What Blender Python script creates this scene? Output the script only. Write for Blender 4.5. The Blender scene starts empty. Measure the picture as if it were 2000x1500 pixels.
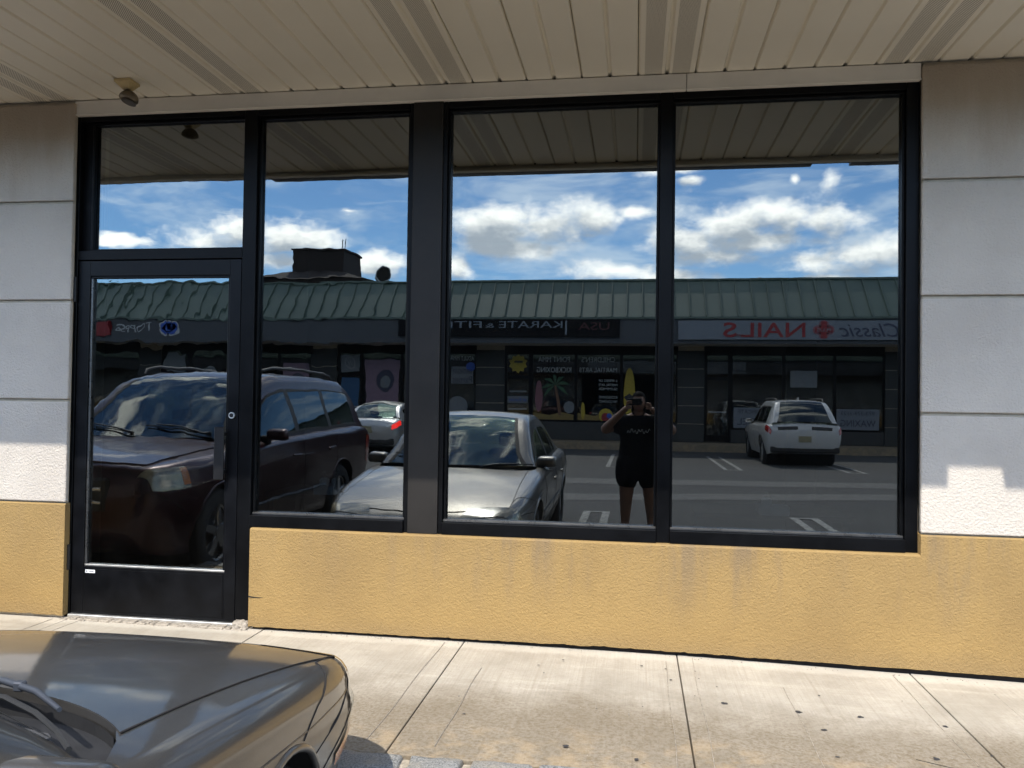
import bpy, bmesh, math, random
import numpy as np
from mathutils import Vector, Matrix, noise as mnoise

R = math.radians
random.seed(7)
SC = bpy.context.scene
COL = SC.collection

# ------------------------------------------------------------------ camera
cam_d = bpy.data.cameras.new("Camera")
cam = bpy.data.objects.new("Camera", cam_d)
COL.objects.link(cam)
YAW, PITCH, ROLL, FPX = 0.150905, 0.019732, 0.014069, 1584.78
CAMZ = 1.345
GLASS_D = 4.53
fw = Vector((-math.sin(YAW) * math.cos(PITCH), math.cos(YAW) * math.cos(PITCH), math.sin(PITCH)))
r0 = Vector((math.cos(YAW), math.sin(YAW), 0))
u0 = r0.cross(fw)
rt = r0 * math.cos(ROLL) + u0 * math.sin(ROLL)
up = -r0 * math.sin(ROLL) + u0 * math.cos(ROLL)
cam.matrix_world = Matrix(((rt.x, up.x, -fw.x, 0), (rt.y, up.y, -fw.y, -GLASS_D), (rt.z, up.z, -fw.z, CAMZ), (0, 0, 0, 1)))
cam_d.sensor_fit = 'HORIZONTAL'
cam_d.sensor_width = 36
cam_d.lens = 36 * FPX / 2000
cam_d.clip_start = 0.004
cam_d.clip_end = 5000
SC.camera = cam

# ------------------------------------------------------------------ light
SUN_AZ, SUN_EL = R(12), R(53.7)          # azimuth measured from -Y towards -X
sdir = Vector((-math.sin(SUN_AZ) * math.cos(SUN_EL), -math.cos(SUN_AZ) * math.cos(SUN_EL), math.sin(SUN_EL)))
sun_d = bpy.data.lights.new("sun", 'SUN')
sun_d.energy = 3.75
sun_d.angle = R(0.53)
sun_d.color = (1.0, 0.95, 0.87)
sun = bpy.data.objects.new("sun", sun_d)
COL.objects.link(sun)
sun.rotation_euler = sdir.to_track_quat('Z', 'Y').to_euler()
sun.location = (-10, -30, 40)

SC.view_settings.view_transform = 'Standard'
SC.view_settings.look = 'None'
SC.view_settings.gamma = 1
SC.view_settings.use_curve_mapping = False
SC.view_settings.exposure = 0.82
SC.cycles.use_denoising = True
SC.cycles.max_bounces = 9
SC.cycles.diffuse_bounces = 4
SC.cycles.glossy_bounces = 6
SC.cycles.transparent_max_bounces = 16
SC.cycles.caustics_reflective = False
SC.cycles.caustics_refractive = False
SC.cycles.sample_clamp_indirect = 4.0


# ------------------------------------------------------------------ node helper
class NT:
    def __init__(s, tree):
        s.t = tree
        s.n = tree.nodes
        s.l = tree.links

    def add(s, typ, **kw):
        n = s.n.new(typ)
        for k, v in kw.items():
            setattr(n, k, v)
        return n

    def set(s, n, key, v):
        if isinstance(v, bpy.types.NodeSocket):
            s.l.new(v, n.inputs[key])
        else:
            n.inputs[key].default_value = v

    def math(s, op, a, b=None, c=None, clamp=False):
        n = s.add('ShaderNodeMath', operation=op, use_clamp=clamp)
        s.set(n, 0, a)
        if b is not None:
            s.set(n, 1, b)
        if c is not None:
            s.set(n, 2, c)
        return n.outputs[0]

    def vmath(s, op, a, b=None, out=0):
        n = s.add('ShaderNodeVectorMath', operation=op)
        s.set(n, 0, a)
        if b is not None:
            s.set(n, 1, b)
        return n.outputs[out]

    def noise(s, vec, scale, detail=4, rough=0.55, dist=0.0):
        n = s.add('ShaderNodeTexNoise')
        s.set(n, 'Vector', vec)
        s.set(n, 'Scale', scale)
        s.set(n, 'Detail', detail)
        s.set(n, 'Roughness', rough)
        s.set(n, 'Distortion', dist)
        return n.outputs['Fac']

    def ramp(s, fac, stops):
        n = s.add('ShaderNodeMapRange', interpolation_type='SMOOTHSTEP')
        s.set(n, 'Value', fac)
        s.set(n, 'From Min', stops[0])
        s.set(n, 'From Max', stops[1])
        s.set(n, 'To Min', stops[2] if len(stops) > 2 else 0.0)
        s.set(n, 'To Max', stops[3] if len(stops) > 3 else 1.0)
        return n.outputs[0]

    def mix(s, fac, a, b):
        n = s.add('ShaderNodeMix', data_type='RGBA')
        s.set(n, 0, fac)
        for i, v in ((6, a), (7, b)):
            if isinstance(v, bpy.types.NodeSocket):
                s.l.new(v, n.inputs[i])
            else:
                n.inputs[i].default_value = (*v, 1) if len(v) == 3 else v
        return n.outputs[2]

    def scale(s, vec, xyz):
        return s.vmath('MULTIPLY', vec, xyz)


# ------------------------------------------------------------------ world: sky with clouds
world = bpy.data.worlds.new("World")
SC.world = world
world.use_nodes = True
w = NT(world.node_tree)
w.n.clear()
sky = w.add('ShaderNodeTexSky', sky_type='NISHITA')
sky.sun_disc = False
sky.sun_elevation = SUN_EL
sky.sun_rotation = R(180) + SUN_AZ
sky.altitude = 1800
sky.air_density = 1.0
sky.dust_density = 0.0
sky.ozone_density = 4.0
# cumulus: (azimuth from -Y towards +X, elevation, half width, half height) in radians
CLOUDS = [(-0.5161, 0.176, 0.0536, 0.0189), (-0.48, 0.1905, 0.0442, 0.0202), (-0.425, 0.1886, 0.0599, 0.024), (-0.3864, 0.1862, 0.0303, 0.0164), (-0.4245, 0.1589, 0.0536, 0.0114), (-0.1947, 0.2048, 0.0379, 0.0278), (-0.1632, 0.214, 0.0473, 0.0278), (-0.103, 0.2133, 0.0536, 0.0252), (-0.0496, 0.2223, 0.0391, 0.0177), (-0.0079, 0.2283, 0.024, 0.0088), (-0.1533, 0.1854, 0.0599, 0.0126), (0.0528, 0.1887, 0.0631, 0.0252), (0.1125, 0.2064, 0.0662, 0.0391), (0.1648, 0.2185, 0.0599, 0.0303), (0.2099, 0.2101, 0.0391, 0.024), (0.0891, 0.1745, 0.0694, 0.0139), (0.2644, 0.1716, 0.0599, 0.0227), (0.1935, 0.1678, 0.0536, 0.0164), (0.2983, 0.175, 0.0379, 0.0252), (-0.027, 0.1594, 0.0599, 0.0139), (0.041, 0.1514, 0.0505, 0.0095), (-0.313, 0.1626, 0.0391, 0.0177), (-0.2224, 0.1625, 0.0177, 0.0177), (0.0397, 0.2777, 0.0473, 0.0088), (0.2218, 0.2543, 0.0151, 0.0164), (0.0642, 0.2628, 0.0177, 0.0057), (-0.3538, 0.2208, 0.0126, 0.0038), (0.1827, 0.2572, 0.0082, 0.0095), (0.2048, 0.144, 0.0379, 0.005), (-0.5963, 0.1701, 0.0379, 0.0076), (0.142, 0.1875, 0.1009, 0.0189)]
grp = bpy.data.node_groups.new("cloud_density", 'ShaderNodeTree')
grp.interface.new_socket("Dir", in_out='INPUT', socket_type='NodeSocketVector')
grp.interface.new_socket("Lift", in_out='INPUT', socket_type='NodeSocketFloat')
grp.interface.new_socket("Density", in_out='OUTPUT', socket_type='NodeSocketFloat')
g = NT(grp)
gi = g.add('NodeGroupInput')
go = g.add('NodeGroupOutput')
sep = g.add('ShaderNodeSeparateXYZ')
g.l.new(gi.outputs['Dir'], sep.inputs[0])
az = g.math('ARCTAN2', sep.outputs[0], g.math('MULTIPLY', sep.outputs[1], -1.0))
el = g.math('ADD', g.math('ARCSINE', sep.outputs[2]), gi.outputs['Lift'])
cmb = g.add('ShaderNodeCombineXYZ')
g.l.new(sep.outputs[0], cmb.inputs[0])
g.l.new(sep.outputs[1], cmb.inputs[1])
g.l.new(g.math('MULTIPLY', el, 1.7), cmb.inputs[2])
n_big = g.noise(cmb.outputs[0], 9, 1, 0.5)
n_fine = g.noise(cmb.outputs[0], 25, 5, 0.58)
ae = g.add('ShaderNodeCombineXYZ')
g.l.new(az, ae.inputs[0])
g.l.new(el, ae.inputs[1])
acc = None
for (ca, ce, ra, re) in CLOUDS:
    v_ = g.add('ShaderNodeVectorMath', operation='MULTIPLY_ADD')
    g.l.new(ae.outputs[0], v_.inputs[0])
    v_.inputs[1].default_value = (1 / ra, 1 / re, 0)
    v_.inputs[2].default_value = (-ca / ra, -ce / re, 0)
    q = g.vmath('LENGTH', v_.outputs[0], None, 'Value')
    acc = q if acc is None else g.math('MINIMUM', acc, q)
acc = g.math('MULTIPLY_ADD', acc, -0.75, 1.0)
acc = g.math('MAXIMUM', acc, -0.35)
d = g.math('ADD', acc, g.math('MULTIPLY', g.math('SUBTRACT', n_fine, 0.5), 1.75))
d = g.math('ADD', d, g.math('MULTIPLY', g.math('SUBTRACT', n_big, 0.5), 1.0))
g.l.new(d, go.inputs[0])
tc = w.add('ShaderNodeTexCoord')
dirv = w.vmath('NORMALIZE', tc.outputs['Generated'])


def cden(lift):
    n = w.add('ShaderNodeGroup')
    n.node_tree = grp
    w.l.new(dirv, n.inputs['Dir'])
    n.inputs['Lift'].default_value = lift
    return n.outputs[0]


d0, d1 = cden(0.0), cden(0.02)
mask = w.ramp(d0, (0.05, 0.85))
above = w.ramp(d1, (-0.05, 0.95))
ccol = w.mix(w.math('MINIMUM', above, 1.0), (22.5, 22.3, 21.8), (7.4, 8.4, 9.8))
wn = w.noise(w.scale(dirv, (3.0, 3.0, 12.0)), 2.2, 4, 0.6, 0.4)
cir = w.math('MULTIPLY', w.ramp(wn, (0.46, 0.74)), 0.5)
skyc = w.mix(cir, w.vmath('MULTIPLY', sky.outputs[0], (1.25, 1.48, 1.58)), (14.0, 15.6, 17.0))
near = w.mix(mask, skyc, ccol)
# the rest of the sky: the same kind of scattered cumulus over the same thin veil
gn = w.noise(w.scale(dirv, (1.0, 1.0, 1.7)), 5.0, 5, 0.55)
far = w.mix(w.ramp(gn, (0.53, 0.62)), skyc, w.mix(w.ramp(gn, (0.60, 0.78)), (24.0, 23.4, 22.4), (11.0, 11.5, 12.0)))
sx_ = w.add('ShaderNodeSeparateXYZ')
w.l.new(dirv, sx_.inputs[0])
waz = w.math('ARCTAN2', sx_.outputs[0], w.math('MULTIPLY', sx_.outputs[1], -1.0))
inv = w.math('MULTIPLY', w.ramp(w.math('ABSOLUTE', w.math('ADD', waz, 0.1)), (0.55, 0.75, 1.0, 0.0)), w.math('MULTIPLY', w.ramp(sx_.outputs[2], (0.27, 0.34, 1.0, 0.0)), w.math('GREATER_THAN', sx_.outputs[2], 0.02)))
bg = w.add('ShaderNodeBackground')
w.l.new(near, bg.inputs['Color'])
bg2 = w.add('ShaderNodeBackground')
w.l.new(far, bg2.inputs['Color'])
for q_ in (bg, bg2):
    q_.inputs['Strength'].default_value = 0.145
wm = w.add('ShaderNodeMixShader')
w.l.new(inv, wm.inputs[0])
w.l.new(bg2.outputs[0], wm.inputs[1])
w.l.new(bg.outputs[0], wm.inputs[2])
wo = w.add('ShaderNodeOutputWorld')
w.l.new(wm.outputs[0], wo.inputs['Surface'])

# ------------------------------------------------------------------ materials
MATS = {}


def newmat(name):
    m = bpy.data.materials.new(name)
    m.use_nodes = True
    t = NT(m.node_tree)
    p = m.node_tree.nodes['Principled BSDF']
    MATS[name] = m
    return m, t, p


def plain(name, col, rough=0.6, metal=0.0, coat=0.0, spec=0.5, var=0.12, vscale=14.0, bump=0.0, bscale=200.0, emit=None):
    m, t, p = newmat(name)
    tcn = t.add('ShaderNodeTexCoord')
    n = t.noise(tcn.outputs['Object'], vscale, 5, 0.6)
    f = t.ramp(n, (0.25, 0.75))
    lo = tuple(c * (1 - var) for c in col)
    hi = tuple(min(1, c * (1 + var)) for c in col)
    t.l.new(t.mix(f, lo, hi), p.inputs['Base Color'])
    t.set(p, 'Roughness', t.ramp(n, (0.2, 0.8, max(0.0, rough - 0.06), min(1, rough + 0.06))))
    p.inputs['Metallic'].default_value = metal
    p.inputs['Coat Weight'].default_value = coat
    p.inputs['Coat Roughness'].default_value = 0.03
    p.inputs['Specular IOR Level'].default_value = spec
    if emit:
        p.inputs['Emission Color'].default_value = (*emit[0], 1)
        p.inputs['Emission Strength'].default_value = emit[1]
    if bump:
        b = t.add('ShaderNodeBump')
        b.inputs['Strength'].default_value = 1.0
        b.inputs['Distance'].default_value = bump
        t.l.new(t.noise(tcn.outputs['Object'], bscale, 4, 0.6), b.inputs['Height'])
        t.l.new(b.outputs[0], p.inputs['Normal'])
    return m


def stucco(name, col, grime, coarse=1.0, top_stain=None, high_dirt=False):
    m, t, p = newmat(name)
    g_ = t.add('ShaderNodeNewGeometry')
    pos = g_.outputs['Position']
    n1 = t.noise(pos, 1.6, 5, 0.62)
    n2 = t.noise(pos, 9.0, 6, 0.65)
    n3 = t.noise(pos, 150.0, 3, 0.6)
    c = t.mix(t.ramp(n1, (0.38, 0.72, 0.0, 0.55)), col, grime)
    c = t.mix(t.ramp(n2, (0.55, 0.8, 0.0, 0.3)), c, grime)
    dark = tuple(k * 0.72 for k in col)
    c = t.mix(t.ramp(n3, (0.25, 0.45, 0.45, 0.0)), c, dark)
    if top_stain:                      # run-off streaks under the sill
        s_ = t.add('ShaderNodeSeparateXYZ')
        t.l.new(pos, s_.inputs[0])
        st = t.noise(t.scale(pos, (5.5, 1.0, 0.7)), 1.0, 6, 0.65)
        zf = t.ramp(t.math('ADD', s_.outputs[2], t.math('MULTIPLY', t.noise(t.scale(pos, (7, 1, .1)), 1.0, 4), 0.3)), (top_stain[0], top_stain[1]))
        xf = t.ramp(s_.outputs[0], (-1.9, -0.7, 0.25, 1.0))
        f = t.math('MULTIPLY', t.math('MULTIPLY', t.ramp(st, (0.45, 0.68, 0.12, 1.0)), zf), t.math('MULTIPLY', xf, 0.6))
        c = t.mix(f, c, (0.19, 0.145, 0.10))
        lo = t.ramp(t.math('ADD', s_.outputs[2], t.math('MULTIPLY', t.noise(pos, 6.0, 5), 0.12)), (0.05, 0.19, 0.6, 0.0))
        c = t.mix(lo, c, (0.25, 0.17, 0.08))
    if high_dirt:                      # brown seepage below the soffit
        s_ = t.add('ShaderNodeSeparateXYZ')
        t.l.new(pos, s_.inputs[0])
        zf = t.ramp(t.math('ADD', s_.outputs[2], t.math('MULTIPLY', t.noise(t.scale(pos, (5, 1, 1)), 1.0, 5, .65), 1.3)), (3.1, 3.75, 0.0, 0.5))
        c = t.mix(zf, c, (0.36, 0.27, 0.18))
    t.l.new(c, p.inputs['Base Color'])
    p.inputs['Roughness'].default_value = 0.9
    p.inputs['Specular IOR Level'].default_value = 0.2
    h = t.noise(pos, 95.0 / coarse, 4, 0.66, 0.25)
    b = t.add('ShaderNodeBump')
    b.inputs['Strength'].default_value = 1.0
    b.inputs['Distance'].default_value = 0.0085
    t.l.new(h, b.inputs['Height'])
    t.l.new(b.outputs[0], p.inputs['Normal'])
    return m


def _nc(t, vec, scale):
    n = t.add('ShaderNodeTexNoise')
    t.set(n, 'Vector', vec)
    t.set(n, 'Scale', scale)
    t.set(n, 'Detail', 3)
    return n.outputs['Color']


stucco('stucco_yellow', (0.345, 0.226, 0.087), (0.25, 0.163, 0.068), 1.0, (0.25, 0.75))
stucco('stucco_white', (0.57, 0.515, 0.445), (0.45, 0.40, 0.345), 1.15, None, True)
plain('stucco_edge', (0.46, 0.40, 0.31), 0.9, bump=0.002, bscale=120)
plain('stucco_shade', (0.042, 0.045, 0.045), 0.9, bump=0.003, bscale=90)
plain('frame_black', (0.0032, 0.0034, 0.004), 0.36, spec=0.12, var=0.35, vscale=5)
plain('door_black', (0.004, 0.0044, 0.0055), 0.33, spec=0.15, var=0.4, vscale=7)
plain('bead_metal', (0.10, 0.10, 0.10), 0.3, metal=0.7)
plain('gasket', (0.008, 0.008, 0.008), 0.6)
plain('post_brown', (0.018, 0.016, 0.014), 0.45, spec=0.22, var=0.25, vscale=3)
plain('trim_white', (0.84, 0.80, 0.73), 0.45, var=0.06, vscale=3)
plain('soffit_dark', (0.03, 0.028, 0.025), 0.9)
plain('aluminium', (0.75, 0.75, 0.73), 0.38, metal=0.9, var=0.1)
plain('steel_dark', (0.012, 0.012, 0.013), 0.4, metal=0.2, spec=0.3)
plain('sticker_white', (0.75, 0.75, 0.75), 0.5)
plain('ink_grey', (0.25, 0.25, 0.27), 0.6)
plain('lamp_cream', (0.60, 0.47, 0.24), 0.5)
plain('lamp_bronze', (0.16, 0.13, 0.09), 0.35, metal=0.5)
plain('lamp_lens', (0.10, 0.09, 0.08), 0.2)
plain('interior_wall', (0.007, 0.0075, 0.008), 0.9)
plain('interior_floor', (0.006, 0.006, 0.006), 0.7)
plain('interior_pale', (0.55, 0.60, 0.66), 0.6)
plain('bottle_white', (0.7, 0.72, 0.75), 0.4)
plain('mortar', (0.36, 0.31, 0.24), 0.95, var=0.3, vscale=30, bump=0.006, bscale=60)
plain('rubble', (0.30, 0.26, 0.21), 0.95, var=0.4, vscale=40, bump=0.01, bscale=50)
plain('gap_dark', (0.012, 0.010, 0.009), 0.95)
plain('gum', (0.035, 0.033, 0.034), 0.7, var=0.3)
plain('line_paint', (0.20, 0.20, 0.19), 0.85, var=0.6, vscale=18)
plain('patch_pale', (0.095, 0.094, 0.09), 0.9, var=0.3, vscale=8, bump=0.004, bscale=120)
plain('tyre', (0.018, 0.018, 0.018), 0.8, bump=0.002, bscale=80)
plain('rim', (0.42, 0.42, 0.42), 0.32, metal=0.85)
plain('plastic_black', (0.016, 0.016, 0.017), 0.55)
plain('plastic_grey', (0.055, 0.055, 0.058), 0.6, bump=0.001, bscale=300)
plain('rubber', (0.012, 0.012, 0.012), 0.7)
plain('chrome', (0.75, 0.75, 0.75), 0.12, metal=1.0)
plain('seat_cloth', (0.10, 0.095, 0.085), 0.9)
plain('seat_dark', (0.02, 0.02, 0.02), 0.9)
plain('orange_lens', (0.55, 0.16, 0.02), 0.2, coat=0.5)
plain('plate_tan', (0.28, 0.25, 0.15), 0.5)
plain('skin', (0.24, 0.13, 0.085), 0.55)
plain('cloth_black', (0.005, 0.005, 0.006), 0.95, spec=0.1)
plain('hair', (0.004, 0.003, 0.003), 0.85, spec=0.1)
plain('print_white', (0.55, 0.55, 0.55), 0.8)
plain('phone', (0.012, 0.014, 0.018), 0.25)
plain('shoe', (0.25, 0.25, 0.26), 0.7)
plain('sign_white', (0.15, 0.17, 0.20), 0.5, var=0.05)
plain('fascia_grey', (0.048, 0.054, 0.064), 0.6, var=0.05)
plain('sign_black', (0.006, 0.006, 0.007), 0.6, spec=0.1)
plain('sign_red', (0.22, 0.010, 0.014), 0.5)
plain('sign_darkred', (0.05, 0.004, 0.005), 0.5)
plain('sign_navy', (0.03, 0.035, 0.07), 0.5)
plain('sign_grey', (0.42, 0.43, 0.44), 0.5)
plain('sign_blue', (0.02, 0.08, 0.40), 0.5)
plain('sign_green', (0.03, 0.10, 0.07), 0.5)
plain('decal_yellow', (0.40, 0.30, 0.03), 0.6)
plain('decal_green', (0.02, 0.08, 0.035), 0.6)
plain('decal_sand', (0.20, 0.14, 0.04), 0.6)
plain('decal_brown', (0.13, 0.06, 0.03), 0.6)
plain('decal_pink', (0.22, 0.09, 0.11), 0.6)
plain('poster_blue', (0.012, 0.07, 0.17), 0.5)
plain('poster_pale', (0.16, 0.175, 0.19), 0.5)
plain('poster_mauve', (0.20, 0.13, 0.18), 0.5)
plain('poster_dark', (0.03, 0.03, 0.06), 0.5)
plain('brick_dark', (0.016, 0.011, 0.010), 0.9, var=0.4, vscale=6)
plain('metal_grey', (0.30, 0.31, 0.32), 0.5, metal=0.5)
plain('bark', (0.06, 0.045, 0.03), 0.9, bump=0.02, bscale=20)
plain('leaf', (0.045, 0.075, 0.02), 0.6, var=0.5, vscale=2)
plain('wiper', (0.035, 0.04, 0.05), 0.45)


def roof_mat():
    m, t, p = newmat('roof_green')
    g_ = t.add('ShaderNodeNewGeometry')
    n = t.noise(g_.outputs['Position'], 0.9, 5, 0.6)
    t.l.new(t.mix(t.ramp(n, (0.3, 0.7)), (0.062, 0.094, 0.077), (0.08, 0.115, 0.096)), p.inputs['Base Color'])
    p.inputs['Roughness'].default_value = 0.42
    return m


roof_mat()


def soffit_mat(name, perf):
    m, t, p = newmat(name)
    tcn = t.add('ShaderNodeTexCoord')
    g_ = t.add('ShaderNodeNewGeometry')
    n = t.noise(g_.outputs['Position'], 1.3, 5, 0.6)
    c = t.mix(t.ramp(n, (0.3, 0.75)), (0.88, 0.83, 0.72), (0.84, 0.79, 0.68))
    sp = t.noise(g_.outputs['Position'], 24, 4, 0.7)
    c = t.mix(t.ramp(sp, (0.70, 0.80, 0.0, 0.25)), c, (0.30, 0.25, 0.18))
    if perf:
        s_ = t.add('ShaderNodeSeparateXYZ')
        t.l.new(tcn.outputs['Object'], s_.inputs[0])
        pit = 0.0112
        k = 2 * math.pi / pit
        a = t.math('SINE', t.math('MULTIPLY', s_.outputs[0], k))
        b = t.math('SINE', t.math('MULTIPLY', s_.outputs[1], k))
        dots = t.ramp(t.math('MULTIPLY', a, b), (0.05, 0.3))
        ax = t.math('ABSOLUTE', s_.outputs[0])
        band = t.math('MULTIPLY', t.ramp(ax, (0.026, 0.030)), t.ramp(ax, (0.118, 0.122, 1.0, 0.0)))
        edge = t.math('MULTIPLY', t.ramp(s_.outputs[1], (-1.545, -1.535)), t.ramp(s_.outputs[1], (-0.04, -0.03, 1.0, 0.0)))
        c = t.mix(t.math('MULTIPLY', t.math('MULTIPLY', dots, band), t.math('MULTIPLY', edge, 0.95)), c, (0.05, 0.04, 0.03))
    t.l.new(c, p.inputs['Base Color'])
    p.inputs['Roughness'].default_value = 0.38
    return m


soffit_mat('soffit_vinyl', False)
soffit_mat('soffit_vented', True)


def concrete_mat():
    m, t, p = newmat('concrete_walk')
    g_ = t.add('ShaderNodeNewGeometry')
    pos = g_.outputs['Position']
    s_ = t.add('ShaderNodeSeparateXYZ')
    t.l.new(pos, s_.inputs[0])
    nb = t.noise(pos, 2.2, 6, 0.65)
    brush = t.noise(t.scale(pos, (110.0, 2.2, 1.0)), 1.0, 4, 0.6)
    brush2 = t.noise(t.scale(pos, (34.0, 0.6, 1.0)), 1.0, 3, 0.6)
    grit = t.noise(pos, 60, 6, 0.72)
    lat = t.noise(t.scale(pos, (0.7, 9.0, 1.0)), 1.0, 5, 0.62)
    c = t.mix(t.ramp(nb, (0.3, 0.72)), (0.325, 0.29, 0.235), (0.455, 0.41, 0.34))
    c = t.mix(t.ramp(lat, (0.52, 0.75, 0.0, 0.55)), c, (0.53, 0.48, 0.395))
    c = t.mix(t.ramp(brush, (0.40, 0.60, 0.20, 0.0)), c, (0.26, 0.22, 0.165))
    c = t.mix(t.ramp(brush2, (0.30, 0.42, 0.28, 0.0)), c, (0.27, 0.225, 0.17))
    c = t.mix(t.ramp(grit, (0.30, 0.55, 0.34, 0.0)), c, (0.27, 0.23, 0.175))
    # grime collected towards the kerb
    yk = t.math('ADD', s_.outputs[1], t.math('MULTIPLY', t.math('SUBTRACT', t.noise(pos, 2.6, 6, 0.68), 0.5), 0.75))
    kd = t.ramp(yk, (-1.10, -0.58, 0.95, 0.0))
    c = t.mix(t.math('MULTIPLY', kd, t.ramp(grit, (0.30, 0.62, 1.0, 0.62))), c, (0.15, 0.115, 0.072))
    tan = t.math('MULTIPLY', t.ramp(yk, (-1.38, -1.15, 0.3, 0.0)), t.ramp(t.noise(pos, 7, 4), (0.45, 0.62)))
    c = t.mix(tan, c, (0.47, 0.34, 0.19))
    # pale dribble strip by the wall
    pale = t.ramp(t.math('ADD', s_.outputs[1], t.math('MULTIPLY', t.noise(t.scale(pos, (6, 6, 1)), 1.0, 5, .7), 0.12)), (-0.16, -0.10, 0.0, 0.28))
    c = t.mix(pale, c, (0.66, 0.61, 0.52))
    pits = t.ramp(t.noise(pos, 190, 3, 0.6), (0.26, 0.36, 0.5, 0.0))
    c = t.mix(pits, c, (0.2, 0.16, 0.12))
    t.l.new(c, p.inputs['Base Color'])
    p.inputs['Roughness'].default_value = 0.92
    p.inputs['Specular IOR Level'].default_value = 0.25
    b = t.add('ShaderNodeBump')
    b.inputs['Distance'].default_value = 0.004
    t.l.new(t.math('ADD', t.math('MULTIPLY', brush, 0.7), grit), b.inputs['Height'])
    t.l.new(b.outputs[0], p.inputs['Normal'])


concrete_mat()


def granite_mat():
    m, t, p = newmat('granite')
    g_ = t.add('ShaderNodeNewGeometry')
    pos = g_.outputs['Position']
    sp = t.noise(pos, 150, 5, 0.75)
    c = t.mix(t.ramp(sp, (0.35, 0.62)), (0.07, 0.073, 0.075), (0.30, 0.30, 0.285))
    c = t.mix(t.ramp(t.noise(pos, 8, 4), (0.45, 0.7, 0.0, 0.5)), c, (0.30, 0.26, 0.20))
    t.l.new(c, p.inputs['Base Color'])
    p.inputs['Roughness'].default_value = 0.6
    b = t.add('ShaderNodeBump')
    b.inputs['Distance'].default_value = 0.006
    t.l.new(t.noise(pos, 55, 5, 0.65), b.inputs['Height'])
    t.l.new(b.outputs[0], p.inputs['Normal'])


granite_mat()


def asphalt_mat():
    m, t, p = newmat('asphalt')
    g_ = t.add('ShaderNodeNewGeometry')
    pos = g_.outputs['Position']
    sp = t.noise(pos, 90, 5, 0.75)
    nb = t.noise(pos, 0.7, 6, 0.6)
    c = t.mix(t.ramp(sp, (0.3, 0.66)), (0.022, 0.023, 0.023), (0.07, 0.07, 0.068))
    c = t.mix(t.ramp(nb, (0.35, 0.7, 0.0, 0.5)), c, (0.035, 0.035, 0.036))
    t.l.new(c, p.inputs['Base Color'])
    p.inputs['Roughness'].default_value = 0.9
    b = t.add('ShaderNodeBump')
    b.inputs['Distance'].default_value = 0.008
    t.l.new(sp, b.inputs['Height'])
    t.l.new(b.outputs[0], p.inputs['Normal'])


asphalt_mat()


def glass_mat(name, wave, wscale, refl, tint, stretch=(1, 1, 1), dust=0.0):
    m, t, p = newmat(name)
    m.node_tree.nodes.remove(p)
    out = m.node_tree.nodes['Material Output']
    g_ = t.add('ShaderNodeNewGeometry')
    h = t.noise(t.scale(g_.outputs['Position'], stretch), wscale, 2, 0.45)
    b = t.add('ShaderNodeBump')
    b.inputs['Strength'].default_value = 1.0
    b.inputs['Distance'].default_value = wave
    t.l.new(h, b.inputs['Height'])
    gl = t.add('ShaderNodeBsdfGlossy')
    gl.inputs['Roughness'].default_value = 0.0
    gl.inputs['Color'].default_value = (0.94, 0.98, 0.97, 1)
    t.l.new(b.outputs[0], gl.inputs['Normal'])
    tr = t.add('ShaderNodeBsdfTransparent')
    tr.inputs['Color'].default_value = (*tint, 1)
    lw = t.add('ShaderNodeFresnel')
    lw.inputs['IOR'].default_value = 1.5
    fac = t.math('ADD', t.math('MULTIPLY', lw.outputs[0], 0.9), refl, clamp=True)
    mx = t.add('ShaderNodeMixShader')
    t.l.new(fac, mx.inputs[0])
    t.l.new(tr.outputs[0], mx.inputs[1])
    t.l.new(gl.outputs[0], mx.inputs[2])
    if dust:
        df = t.add('ShaderNodeBsdfDiffuse')
        df.inputs['Color'].default_value = (0.5, 0.5, 0.48, 1)
        sm = t.noise(t.scale(g_.outputs['Position'], (2.0, 1.0, 0.8)), 2.4, 5, 0.7)
        mx2 = t.add('ShaderNodeMixShader')
        t.l.new(t.ramp(sm, (0.35, 0.75, dust * 0.25, dust)), mx2.inputs[0])
        t.l.new(mx.outputs[0], mx2.inputs[1])
        t.l.new(df.outputs[0], mx2.inputs[2])
        mx = mx2
    t.l.new(mx.outputs[0], out.inputs['Surface'])
    return m


TINT = (0.45, 0.48, 0.48)
glass_mat('glass_door', 0.00065, 6.0, 0.13, TINT, (1.0, 1.0, 0.8), 0.004)
glass_mat('glass_wavy', 0.00027, 5.5, 0.13, TINT, (0.8, 1.0, 1.3), 0.004)
glass_mat('glass_flat', 0.00008, 3.0, 0.13, TINT, (1, 1, 1), 0.006)
glass_mat('glass_shop', 0.0006, 2.0, 0.06, (0.25, 0.27, 0.28))
glass_mat('glass_car', 0.0006, 3.0, 0.09, (0.35, 0.42, 0.38))
glass_mat('glass_tint', 0.0003, 3.0, 0.04, (0.03, 0.035, 0.035))
plain('glass_lamp', (0.30, 0.27, 0.19), 0.18, coat=1.0, var=0.5, vscale=9)


def paint(name, col, metal, rough, coat=1.0, crough=0.015):
    m, t, p = newmat(name)
    g_ = t.add('ShaderNodeTexCoord')
    fl = t.noise(g_.outputs['Object'], 900, 2, 0.6)
    dirt = t.noise(g_.outputs['Object'], 3.0, 6, 0.65)
    t.l.new(t.mix(t.ramp(fl, (0.3, 0.7)), tuple(c * 0.88 for c in col), tuple(min(1, c * 1.12) for c in col)), p.inputs['Base Color'])
    p.inputs['Metallic'].default_value = metal
    t.set(p, 'Roughness', t.ramp(dirt, (0.3, 0.8, rough - 0.03, rough + 0.06)))
    p.inputs['Coat Weight'].default_value = coat
    t.set(p, 'Coat Roughness', t.ramp(dirt, (0.35, 0.8, crough, crough + 0.05)))
    return m


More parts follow.
